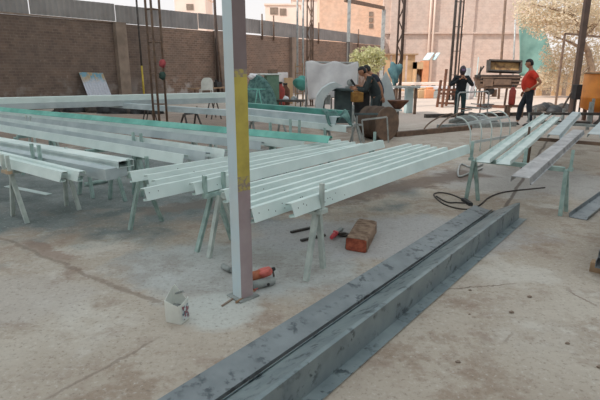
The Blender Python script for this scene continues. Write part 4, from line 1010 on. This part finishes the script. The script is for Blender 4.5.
# ---- trees
def tree(name, label, trunks, clusters, leaf, bark, n, size, seed, cat='tree'):
    rd = random.Random(seed); t = thing(name, label, cat, V(trunks[0][0]))
    for pts, r in [(tr, r_) for tr, r_ in zip(trunks[1], trunks[2])]:
        mb = MB(); k = len(pts); mb.tube(pts, [r * (1 - .75 * i / (k - 1)) for i in range(k)], 8); mb.build('branch' if pts is not trunks[1][0] else 'trunk', bark, t)
    mb = MB(); tot = sum(c[1][0] * c[1][2] for c in clusters)
    for c, r in clusters:
        for _ in range(int(n * r[0] * r[2] / tot)):
            while True:
                p = V((rd.uniform(-1, 1), rd.uniform(-1, 1), rd.uniform(-1, 1)))
                if .25 < p.length < 1: break
            p = V(c) + V((p.x * r[0], p.y * r[1], p.z * r[2])); a = V((rd.gauss(0, 1), rd.gauss(0, 1), rd.gauss(0, .7))).normalized(); b = a.orthogonal().normalized()
            b = Matrix.Rotation(rd.uniform(0, 6.28), 3, a) @ b; s_ = size * rd.uniform(.5, 1.3)
            mb.add([p - a * s_, p + b * s_ * .45, p + a * s_, p - b * s_ * .45], [(0, 1, 2, 3)])
    o = mb.build('foliage', leaf, t); o['kind'] = 'stuff'
    return t
Yt = 27.0
base = V((D(591, 60, Yt).x, Yt, 0))
tr = [base, D(592, 70, Yt), D(588, 52, Yt), D(582, 40, Yt), D(576, 20, Yt - .5), D(566, 0, Yt)]
br = [[D(582, 40, Yt), D(596, 25, Yt), D(612, 8, Yt)], [D(588, 52, Yt), D(570, 42, Yt), D(553, 36, Yt)], [D(580, 33, Yt), D(600, 20, Yt + 1), D(606, -6, Yt + 1)], [D(574, 14, Yt - .5), D(550, 8, Yt - .5), D(532, 4, Yt)], [D(591, 64, Yt), D(577, 78, Yt - .3), D(570, 92, Yt - .6)]]
cl = [(D(u, v, Yt + dy), (rx, ry, rz)) for u, v, dy, rx, ry, rz in ((540, 8, .5, 1.5, 1.2, 1.4), (560, 6, 0, 1.7, 1.4, 1.5), (580, 8, .5, 1.7, 1.4, 1.4), (603, 6, .8, 1.7, 1.4, 1.6), (556, 26, 0, 1.3, 1.2, .9), (575, 24, .6, 1.4, 1.2, 1.0),
        (600, 30, 1, 1.3, 1.2, 1.1), (549, 18, .2, .9, .9, .7), (556, 58, 1.5, .7, .8, .5), (562, 54, 1.8, 1.3, .9, .8), (566, 72, 2.2, 1.6, .8, 1.0), (585, 62, 2, 1.4, .8, .9), (603, 62, 1.5, 1.2, .9, 1.1), (550, 78, 2, .9, .7, .9), (541, 80, 2, .7, .6, .6), (527, 12, 1, .7, .7, .9))]
tree('big_tree', 'big dusty leafy tree at the right behind the thick pole', (tr, [tr] + br, [.22, .10, .10, .08, .08, .07]), cl, 'leaf_dusty', 'bark', 18000, .085, 4)
c = G(366, 99); base = c
tr = [c, D(366, 80, c.y), D(367, 66, c.y)]
cl = [(D(u, v, c.y), (rx, ry, rz)) for u, v, rx, ry, rz in ((366, 55, .75, .6, .45), (357, 58, .45, .4, .35), (375, 53, .55, .5, .35), (368, 66, .8, .6, .5), (380, 60, .4, .4, .4))]
tree('lime_bush', 'lime green bush standing behind the white tarp and the workers', (tr, [tr, [tr[1], D(358, 62, c.y)], [tr[1], D(378, 58, c.y)]], [.07, .035, .035]), cl, 'leaf_lime', 'bark', 1500, .10, 8, 'bush')

# ================================================================ SMALL THINGS ON THE FLOOR
def jug():
    c = G(176, 317); R = math.radians(28); rot = Matrix.Rotation(R, 3, 'Z'); w, d, h = .155, .125, .145
    t = thing('cut_canister', 'cut-open white plastic canister with a printed side, left of the column foot', 'canister', c)
    a = G(165, 322); b = G(181, 325.5); e = G(190.5, 317.5)
    P = lambda x, y, z: a + (b - a) * x + (e - b) * y + UP * z
    hh = .150
    def wall(x0, y0, x1, y1, za, zb, th=.006, bow=0):
        p, q = P(x0, y0, 0), P(x1, y1, 0); dv = (q - p).normalized(); nn = V((-dv.y, dv.x, 0)) * th
        return p, q, nn
    mb = MB(); n = 10
    # shell with rounded vertical corners; the front and right walls are cut low, the rear left corner stands up as a flap
    ring = []
    for (cx, cy, a0) in ((.12, .12, 180), (.88, .12, 270), (.88, .88, 0), (.12, .88, 90)):
        for k in range(5): an = math.radians(a0 + 22.5 * k); ring.append((cx + .12 * math.cos(an), cy + .12 * math.sin(an)))
    def top(x, y):
        if x > .9: return .135 + .02 * y
        if y > .7 and x < .72: return .245 - .12 * abs(x - .4) ** 1.3 if y > .8 else .20
        if x < .12: return .15 + .06 * max(0, y - .2)
        return .128
    m = len(ring); vs = []; fs = []
    for lv in (0, .04, .5, 1):
        for x, y in ring:
            sc = .96 if lv == 0 else 1.0; vs.append(P(.5 + (x - .5) * sc, .5 + (y - .5) * sc, top(x, y) * lv))
    for x, y in ring: vs.append(P(.5 + (x - .5) * .95, .5 + (y - .5) * .95, top(x, y)))
    for x, y in ring: vs.append(P(.5 + (x - .5) * .95, .5 + (y - .5) * .95, .012))
    for L in range(5):
        for i in range(m): fs.append((L * m + i, L * m + (i + 1) % m, (L + 1) * m + (i + 1) % m, (L + 1) * m + i))
    fs += [tuple(range(m - 1, -1, -1)), tuple(range(5 * m, 6 * m))]
    mb.add(vs, fs); mb.build('shell', 'whiteplastic', t)
    lab = NT('printed_label'); c_ = lab.coord(); n_ = lab.noise(c_, 42, 2); n3 = lab.noise(c_, 20, 2)
    k = lab.mix(lab.ramp(n_, .5, .54), lin((206, 212, 212)), lin((92, 110, 124))); lab.done(lab.mix(lab.ramp(n3, .58, .62), k, lin((150, 90, 96))), .5)
    mb = MB(); o_ = (e - b).cross(UP).normalized() * .0035
    vs = [P(1, .2, .02) + o_, P(1, .86, .02) + o_, P(1, .86, .118) + o_, P(1, .2, .118) + o_]
    vs += [p - o_ * .6 for p in vs]; mb.add(vs, [(0, 1, 2, 3), (7, 6, 5, 4), (0, 4, 5, 1), (1, 5, 6, 2), (2, 6, 7, 3), (3, 7, 4, 0)]); mb.build('printed_label', lab.m, t)
    mb = MB(); s_ = P(.52, .80, 0); dv = (b - a).normalized()
    mb.bar(s_ + UP * .17 - dv * .03, s_ + UP * .195 + dv * .03, .012, .012); mb.build('handle', 'dustgrey', t)
    mb = MB(); vs = [P(.5 + (x - .5) * .94, .5 + (y - .5) * .94, .085) for x, y in ring]; vs += [p - UP * .06 for p in vs]
    mb.add(vs, [tuple(range(m)), tuple(range(2 * m - 1, m - 1, -1))] + [(i, m + i, m + (i + 1) % m, (i + 1) % m) for i in range(m)]); mb.build('paint', 'dustgrey', t)
jug()
# angle grinder behind the column foot
def grinder():
    c = G(264, 287); t = thing('power_tool', 'coral and orange power tool with a grey casing lying right of the column foot', 'power tool', c)
    ax = (G(277, 285) - G(252, 291)).normalized(); side = V((-ax.y, ax.x, 0))
    P = lambda s_, y, z: c + ax * s_ + side * y + UP * z
    mb = MB(); mb.tube([P(-.11, 0, .035), P(-.09, 0, .035), P(.07, 0, .036), P(.085, 0, .036)], [.026, .034, .034, .028], 16); mb.build('casing', 'dustgrey', t)
    mb = MB(); mb.tube([P(-.10, .045, .075), P(-.06, .05, .085), P(.0, .05, .09)], [.028, .036, .036], 14); mb.build('motor_housing', 'orangetool', t)
    mb = MB(); mb.tube([P(-.01, .05, .09), P(.03, .05, .095), P(.075, .05, .098), P(.09, .05, .10)], [.038, .04, .036, .02], 14); mb.tube([P(-.02, .02, .10), P(.02, .0, .12), P(.06, .02, .12)], .016, 10); mb.build('grip', 'coraltool', t)
    mb = MB(); mb.tube([P(.085, .05, .10), P(.12, .055, .105)], [.018, .014], 12); mb.build('cable_sleeve', 'black', t)
    mb = MB(); mb.tube([P(.085, .02, .036), P(.10, .03, .06), P(.10, .045, .09)], .008, 8); mb.build('side_bracket', 'darksteel', t)
    mb = MB(); mb.disc(P(.02, -.036, .03), -side, .012, 10); mb.tube([P(.02, -.03, .03), P(.02, -.038, .03)], .012, 10); mb.build('button', 'black', t)
grinder()
c = G(227, 270); mb = MB(); mb.tube([G(223, 266, .025), G(231, 270.5, .025)], .024, 14); mb.tube([G(231, 270.5, .025), G(233, 271.5, .025)], .014, 10); tag(mb.build('metal_sleeve', 'dustgrey'), 'short grey metal sleeve lying left of the column foot', 'sleeve')
mb = MB(); mb.bar(G(236, 302.5, .012), G(254, 291, .012), .014, .012); tag(mb.build('wooden_stick', 'wood'), 'thin wooden stick lying at the foot of the column', 'stick')
mb = MB(); p = G(255, 290.5); mb.tube([p + V((-.015, 0, .012)), p + V((.02, .01, .02))], [.014, .01], 8); mb.tube([p + V((0, -.02, .01)), p + V((.005, .02, .014))], .008, 8); tag(mb.build('orange_plug', 'coraltool'), 'small orange plug at the foot of the column', 'plug')
mb = MB(); mb.bar(G(222, 306, .006), G(236, 296.5, .006), .012, .01); tag(mb.build('wooden_stick', 'concrete'), 'grey stick lying left of the column foot', 'stick')
# reddish block
def block():
    a, b_, e = G(345.5, 250), G(366.5, 253.5), G(376.5, 233); hh = .125
    t = thing('wooden_block', 'big weathered timber block with a reddish sawn end, lying behind the tall ridged profile', 'timber block', (a + e) / 2)
    P = lambda x, y, z: a + (b_ - a) * x + (e - b_) * y + UP * z
    ring = []
    for (cx, cz, a0) in ((.12, .12, 180), (.88, .12, 270), (.88, .88, 0), (.12, .88, 90)):
        for k in range(5): an = math.radians(a0 + 22.5 * k); ring.append((cx + .12 * math.cos(an), cz + .12 * math.sin(an)))
    m = len(ring); rd = random.Random(1); mb = MB(); vs = []; fs = []; N = 7
    for j in range(N):
        for x, z in ring: vs.append(P(x + rd.uniform(-.02, .02), j / (N - 1), max(.001, (z + rd.uniform(-.03, .03)) * hh)))
    for j in range(N - 1):
        for i in range(m): fs.append((j * m + i, j * m + (i + 1) % m, (j + 1) * m + (i + 1) % m, (j + 1) * m + i))
    fs.append(tuple(range((N - 1) * m, N * m))); mb.add(vs, fs)
    M['oldwood'] = simple('old_grey_timber', (164, 138, 118), (120, 94, 78), 14, .9, 0, .4, .62, .4)
    M['sawn'] = simple('reddish_sawn_end', (178, 96, 70), (138, 70, 54), 22, .9, 0, .4, .62, .3)
    mb.build('body', 'oldwood', t)
    mb = MB(); o_ = (b_ - a).cross(UP).normalized() * .002
    vs = [P(.5 + (x - .5) * .96, 0, max(.002, hh * (.5 + (z - .5) * .93))) for x, z in ring]; mb.add([p + o_ for p in vs] + [p - o_ * 2 for p in vs], [tuple(range(m))] + [(i, (i + 1) % m, m + (i + 1) % m, m + i) for i in range(m)])
    mb.build('sawn_end', 'sawn', t)
block()
# red handled cutter
c = G(337, 236); t = thing('angle_grinder', 'small red and grey angle grinder lying left of the timber block', 'angle grinder', c)
ax = (G(346, 226) - G(327, 241)).normalized(); sd = V((ax.y, -ax.x, 0)); Q = lambda s_, y, z: c + ax * s_ + sd * y + UP * z
mb = MB(); mb.tube([Q(-.15, 0, .03), Q(-.11, 0, .034), Q(-.06, 0, .036), Q(-.01, 0, .036)], [.018, .022, .026, .024], 12); mb.tube([Q(-.07, .02, .05), Q(-.04, -.01, .055), Q(.0, -.03, .045)], .013, 10); mb.build('body', 'redtool', t)
mb = MB(); mb.bar(Q(-.01, 0, .036), Q(.15, -.01, .03), .04, .03); mb.build('gear_case', 'dustgrey', t, .005)
mb = MB(); mb.lathe([(.012, 0), (.045, 0), (.045, .01), (.012, .014)], Q(.03, .07, .012), 20); mb.bar(Q(-.02, .03, .03), Q(.05, .06, .02), .05, .03); mb.build('guard', 'darksteel', t)
for (u0, v0, u1, v1, lab) in ((291, 232.2, 312, 227.5, 'rear dark flat bar on the floor left of the pale sawhorse'), (301, 240.5, 325, 235, 'front dark flat bar on the floor behind the pale sawhorse')):
    mb = MB(); mb.bar(G(u0, v0, .012), G(u1, v1, .012), .03, .02); tag(mb.build('flat_bar', 'darksteel'), lab, 'flat bar', 'flat bars on the floor')
# cable on the floor
px = [(545, 187.5), (530, 189), (515, 190.5), (500, 193), (488, 198), (480, 205), (470, 209), (456, 208), (444, 204), (436, 198), (434, 194), (440, 192.5), (450, 194), (460, 198), (466, 202)]
def smooth(pts, n=6):
    out = []
    for i in range(len(pts) - 1):
        p0, p1, p2, p3 = pts[max(i - 1, 0)], pts[i], pts[i + 1], pts[min(i + 2, len(pts) - 1)]
        for k in range(n):
            t_ = k / n; out.append(.5 * ((2 * p1) + (p2 - p0) * t_ + (2 * p0 - 5 * p1 + 4 * p2 - p3) * t_ * t_ + (3 * p1 - p0 - 3 * p2 + p3) * t_ ** 3))
    return out + [pts[-1]]
t = thing('floor_cable', 'dark cable looping on the floor beside the right sawhorse', 'cable', G(470, 205))
mb = MB(); mb.tube(smooth([G(u, v, .009) for u, v in px]), .009, 6); mb.build('cord', 'cable', t)
mb = MB(); a_, b2_ = G(463, 199, .02), G(471, 204.5, .02); mb.bar(a_, b2_, .05, .04); mb.tube([b2_, b2_ + (b2_ - a_).normalized() * .03], .008, 6); mb.build('plug', 'black', t, .008)
px = [(436, 196), (447, 202), (457, 202.5), (465, 203)]
mb = MB(); mb.tube(smooth([G(u, v, .010) for u, v in px]), .009, 6); mb.build('cord', 'cable', t)
mb = MB(); mb.tube(smooth([G(u, v, .02) for u, v in ((483, 164), (472, 167.5), (462, 164), (459, 167), (458, 173), (460, 176.5), (470, 173), (482, 168.5))]), .016, 8); tag(mb.build('bent_tube', 'lightsteel'), 'bent pale tube on the floor behind the right green sawhorse', 'tube')
# strips on the floor at left
mb = MB(); mb.bar(G(7, 186, .004), G(49, 194.5, .004), .09, .006); tag(mb.build('sheet_strip', 'primer_white'), 'thin pale strip of sheet lying on the floor under the left profiles', 'strip')
mb = MB(); mb.tube([G(85, 184.5, .03), G(107, 180.5, .03)], .03, 10); tag(mb.build('steel_tube', 'horse'), 'short grey-green tube on the floor under the boxed beam', 'tube')
# crumpled teal net over the beam ends beside the drum
Yc = 8.9
cloth('teal_net', 'crumpled teal netting draped over the beam ends left of the drum', 'netting', (D(322, 110.5, 9.0), D(345, 111, 9.0), D(353, 124, 8.62), D(328, 121.5, 8.62)), 'tealnet', 30, 14, .06, 14)
rd = random.Random(21)
for k in range(7):
    c = G(rd.uniform(430, 600), rd.uniform(290, 395)); s_ = rd.uniform(.008, .018)
    mb = MB(); mb.ell(c + UP * s_ * .4, (s_, s_ * .8, s_ * .5), 8, 6, fn=lambda p: p * (1 + .2 * math.sin(5 * p.x + 3 * p.y)))
    tag(mb.build('pebble', 'concrete'), 'small brown pebble on the dirty floor at the lower right', 'pebble', 'pebbles on the floor at the lower right')
# ================================================================ PEOPLE
def skinmesh(name, nodes, edges, root, mat, parent, X, sub=1, extra=None):
    names = list(nodes); me = bpy.data.meshes.new(name)
    me.from_pydata([nodes[n][0] for n in names], [(names.index(a), names.index(b)) for a, b in edges], [])
    o = bpy.data.objects.new(name, me); COL.objects.link(o)
    o.modifiers.new('s', 'SKIN'); o.modifiers['s'].use_smooth_shade = True
    sk = me.skin_vertices[0].data
    for i, n in enumerate(names):
        r = nodes[n][1]; sk[i].radius = r if isinstance(r, tuple) else (r, r); sk[i].use_root = n == root
    m = o.modifiers.new('u', 'SUBSURF'); m.levels = m.render_levels = sub
    dg = bpy.context.evaluated_depsgraph_get(); ev = o.evaluated_get(dg); me2 = bpy.data.meshes.new_from_object(ev)
    mb = MB(); mb.add([X(v.co) for v in me2.vertices], [tuple(p.vertices) for p in me2.polygons], 0, True)
    bpy.data.objects.remove(o); bpy.data.meshes.remove(me); bpy.data.meshes.remove(me2)
    if extra: extra(mb)
    return mb.build(name, mat, parent)
def person(label, loc, heading, J, shirt, trousers, sc=1.0, sleeves=True, belly=0, mask=False, long_sleeve=False):
    loc = V(loc); t = thing('person', label, 'person', loc); R = Matrix.Rotation(heading, 3, 'Z')
    X = lambda p: loc + R @ (V(p) * sc)
    J = {k: V(v) for k, v in J.items()}
    body = dict(pel=(J['pel'], (.14, .10)), spi=(J['spi'], (.125, .10)), che=(J['che'], (.15, .11)), nec=(J['nec'], .055), hd=(J['hd'], .06))
    E_ = [('pel', 'spi'), ('spi', 'che'), ('che', 'nec'), ('nec', 'hd')]
    for s_ in 'lr':
        body.update({'sh' + s_: (J['sh' + s_], .058), 'el' + s_: (J['el' + s_], .043), 'wr' + s_: (J['wr' + s_], .028), 'hp' + s_: (J['hp' + s_], .085), 'kn' + s_: (J['kn' + s_], .058), 'an' + s_: (J['an' + s_], .042)})
        E_ += [('che', 'sh' + s_), ('sh' + s_, 'el' + s_), ('el' + s_, 'wr' + s_), ('pel', 'hp' + s_), ('hp' + s_, 'kn' + s_), ('kn' + s_, 'an' + s_)]
    face = V(J['face']).normalized(); rt = face.cross(UP).normalized(); fu = rt.cross(face); hc = J['hd'] + fu * .035 + face * .015
    RH = Matrix((rt, face, fu)).transposed()
    def head_fn(p):
        q = V(p)
        if q.z < 0: q.x *= 1 - .28 * (-q.z) ** 1.5; q.y *= 1 - .10 * (-q.z)
        if q.y > .5 and -.35 < q.z < .2: q.y += .16 * max(0, 1 - abs(q.x) * 3.4) * max(0, 1 - abs(q.z + .1) * 3.2)   # nose
        if q.y > .6 and .05 < q.z < .25: q.y -= .06 * max(0, 1 - abs(abs(q.x) - .35) * 4)                              # eye sockets
        if q.y > .4 and -.62 < q.z < -.45: q.y += .05                                                                  # lips
        return q
    def extra(mb):
        s0 = len(mb.v)
        mb.ell(hc, (.076, .096, .118), 20, 16, R=RH, fn=head_fn)
        for sg in (-1, 1): mb.ell(hc + rt * sg * .076 - fu * .01, (.012, .022, .032), 8, 6, R=RH)
        for s_ in 'lr':
            w, e = J['wr' + s_], J['el' + s_]; d = V(J.get('hd' + s_, w - e)).normalized(); a = d.orthogonal().normalized()
            a = (J['pel'] - w).cross(d); a = a.normalized() if a.length > .01 else d.orthogonal(); b = d.cross(a).normalized()
            RP = Matrix((a, b, d)).transposed(); mb.ell(w + d * .045, (.040, .018, .052), 10, 8, R=RP)
            for k, ln in enumerate((.062, .072, .068, .052)):
                o_ = w + d * .085 + a * (.027 - .018 * k); mb.tube([o_ - d * .02, o_ + d * ln * .45 + b * .008, o_ + d * ln * .8 + b * .026], [.009, .0085, .0065], 6)
            o_ = w + d * .03 + a * .036; mb.tube([o_ - a * .012, o_ + a * .02 + d * .025 + b * .01, o_ + a * .026 + d * .05 + b * .02], [.011, .010, .008], 6)
        for i in range(s0, len(mb.v)): mb.v[i] = X(mb.v[i])
    skinmesh('body', body, E_, 'pel', 'skin', t, X, 1, extra)
    for sg in (-1, 1):
        mb = MB(); mb.ell(X(hc + face * .088 + rt * sg * .028 + fu * .012), (.010, .007, .007), 8, 6); mb.build('eye', 'eye', t)
    # hair: a cap over crown and back of the head
    if not mask:
        mb = MB(); mb.ell(V((0, 0, 0)), (.083, .103, .122), 20, 14, fn=lambda p: V((p.x, p.y, p.z)) if (p.z > .30 or p.y < -.15 and p.z > -.45) else V((p.x * .8, p.y * .8 , p.z * .8)))
        mb.v = [X(hc + RH @ v + fu * .004) for v in mb.v]; mb.build('hair', 'hair', t)
    # shirt
    bk_ = .035 if belly else .01
    sh = dict(pel=(J['pel'] - UP * .07, (.185 + belly * .3, .155 + belly * .5)), spi=(J['spi'] + V((0, belly * .6, 0)), (.17 + belly * .4, .15 + belly)), che=(J['che'], (.18 + bk_, .15 + bk_ * 1.6)), nec=(J['nec'] - (J['nec'] - J['che']) * .25, .075))
    ES = [('pel', 'spi'), ('spi', 'che'), ('che', 'nec')]
    for s_ in 'lr':
        sh['sh' + s_] = (J['sh' + s_], .078); f_ = 1.0 if long_sleeve else .62
        sh['el' + s_] = (J['sh' + s_].lerp(J['el' + s_], f_), .062 if long_sleeve else .070); ES += [('che', 'sh' + s_), ('sh' + s_, 'el' + s_)]
        if long_sleeve: sh['wr' + s_] = (J['el' + s_].lerp(J['wr' + s_], .92), .042); ES.append(('el' + s_, 'wr' + s_))
    skinmesh('shirt', sh, ES, 'pel', shirt, t, X, 2)
    tr = dict(pel=(J['pel'] + UP * .02, (.170, .14)), wst=(J['pel'] + (J['spi'] - J['pel']) * .55, (.15, .125)))
    ET = [('pel', 'wst')]
    for s_ in 'lr':
        tr.update({'hp' + s_: (J['hp' + s_], .105), 'kn' + s_: (J['kn' + s_], .078), 'an' + s_: (J['kn' + s_].lerp(J['an' + s_], .93), .062)}); ET += [('pel', 'hp' + s_), ('hp' + s_, 'kn' + s_), ('kn' + s_, 'an' + s_)]
    skinmesh('trousers', tr, ET, 'pel', trousers, t, X, 2)
    for s_ in 'lr':
        a = J['an' + s_]; f = V(J.get('ft' + s_, (0, 1, 0))).normalized(); mb = MB()
        rf = f.cross(UP); RF = Matrix((rf, f, UP)).transposed()
        mb.ell(V((a.x, a.y, .0)) + f * .07, (.048, .135, .085), 14, 10, R=RF, fn=lambda p: V((p.x, p.y, max(p.z, 0) * (1 if p.y < 0 else 1 - .4 * p.y))))
        mb.v = [X(v) for v in mb.v]; mb.build('shoe', 'shoe', t)
    if mask:
        mb = MB(); mb.ell(V((0, 0, 0)), (.105, .13, .155), 20, 14, fn=lambda p: V((p.x, p.y if p.y > -.2 else p.y * .85, p.z)))
        mb.v = [X(hc + RH @ v) for v in mb.v]; mk = mb.build('welding_mask', 'mask', t)
        mb = MB(); mb.box(V((0, .127, .03)), (.11, .02, .055)); mb.v = [X(hc + RH @ v) for v in mb.v]; mb.build('mask_window', 'lens', mk)
    return t
base = dict(pel=(0, 0, .92), spi=(0, .01, 1.10), che=(0, 0, 1.30), nec=(0, .02, 1.45), hd=(0, .05, 1.56), shl=(-.19, 0, 1.37), shr=(.19, 0, 1.37), ell=(-.26, -.03, 1.10), elr=(.26, -.03, 1.10),
            wrl=(-.25, .10, .86), wrr=(.25, .10, .86), hpl=(-.09, 0, .86), hpr=(.09, 0, .86), knl=(-.10, .03, .48), knr=(.10, .03, .48), anl=(-.11, 0, .08), anr=(.11, 0, .08), face=(0, 1, 0))
# man in the red shirt, looking left, hand on his hip, weight on the near leg
c = G(525.5, 125.5)
J = dict(base, ell=(-.30, -.20, 1.13), wrl=(-.20, .02, .96), hdl=(.1, .9, -.3), elr=(.24, .02, 1.10), wrr=(.20, .12, .88), knl=(-.10, -.02, .48), anl=(-.10, -.10, .08), knr=(.10, .16, .49), anr=(.11, .20, .08), che=(0, -.02, 1.31), hd=(0, .06, 1.57), face=(.05, 1, -.12))
person('man in a red short-sleeved shirt and dark jeans, one hand on his hip', c, math.radians(74), J, 'red', 'jeans', 1.09, belly=.07)
# welder holding up a mask
c = G(458.5, 119.5)
J = dict(base, ell=(-.36, .06, 1.10), elr=(.36, .06, 1.10), wrl=(-.07, .24, 1.34), wrr=(.07, .24, 1.34), hdl=(.6, .2, .5), hdr=(-.6, .2, .5), face=(0, 1, -.1), knl=(-.11, .04, .48), knr=(.10, .03, .48))
person('person in black with a welding mask, both hands raised to the chin', c, math.radians(172), J, 'blackcloth', 'greentrousers', .98, long_sleeve=True, mask=True)
# two workers leaning over the bench
c = V((D(376.5, 100, 12.2).x, 12.2, 0))
J = dict(base, spi=(0, .05, 1.09), che=(0, .14, 1.27), nec=(0, .25, 1.39), hd=(0, .33, 1.47), shl=(-.19, .17, 1.33), shr=(.19, .17, 1.33), ell=(-.22, .26, 1.06), elr=(.22, .30, 1.08), wrl=(-.12, .48, 1.10), wrr=(.12, .52, 1.12), face=(-.1, 1, -.35))
person('worker in dark clothes leaning left over the bench, nearest of the pair', c, math.radians(84), J, 'darkcloth', 'darkcloth', 1.03, long_sleeve=True)
c = V((D(379.5, 100, 12.85).x, 12.85, 0))
J = dict(base, spi=(0, .05, 1.09), che=(0, .13, 1.28), nec=(0, .23, 1.41), hd=(0, .31, 1.49), shl=(-.20, .14, 1.35), shr=(.19, .16, 1.34), ell=(-.28, -.02, 1.12), elr=(.22, .30, 1.08), wrl=(-.27, -.08, .88), wrr=(.12, .50, 1.12), face=(.1, 1, -.4))
person('worker in a navy shirt standing behind the nearest leaning worker', c, math.radians(80), J, 'navycloth', 'darkcloth', 1.04, long_sleeve=False)

# ================================================================ LIGHT
w = bpy.data.worlds.new('sky'); SC.world = w; w.use_nodes = True
nt = w.node_tree; bg = nt.nodes['Background']
tc = nt.nodes.new('ShaderNodeTexCoord'); sp = nt.nodes.new('ShaderNodeSeparateXYZ'); nt.links.new(tc.outputs['Generated'], sp.inputs[0])
mr = nt.nodes.new('ShaderNodeMapRange'); mr.inputs[1].default_value = 0; mr.inputs[2].default_value = .6; nt.links.new(sp.outputs[2], mr.inputs[0])
mx = nt.nodes.new('ShaderNodeMix'); mx.data_type = 'RGBA'; nt.links.new(mr.outputs[0], mx.inputs[0])
mx.inputs[6].default_value = (1.0, .955, .93, 1); mx.inputs[7].default_value = (.80, .90, 1.0, 1)
nt.links.new(mx.outputs[2], bg.inputs['Color']); bg.inputs['Strength'].default_value = 1.0
sun = bpy.data.lights.new('sun', 'SUN'); sun.energy = 4.0; sun.angle = math.radians(2.5); sun.color = (1.0, .95, .88)
so = bpy.data.objects.new('sun', sun); COL.objects.link(so)
sd_ = V((-.72, -.36, .80)).normalized()     # towards the sun: left, a little behind the camera
so.rotation_euler = sd_.to_track_quat('Z', 'Y').to_euler(); so.location = (-10, -5, 20)
cy = SC.cycles; cy.max_bounces = 8; cy.diffuse_bounces = 5; cy.transmission_bounces = 4
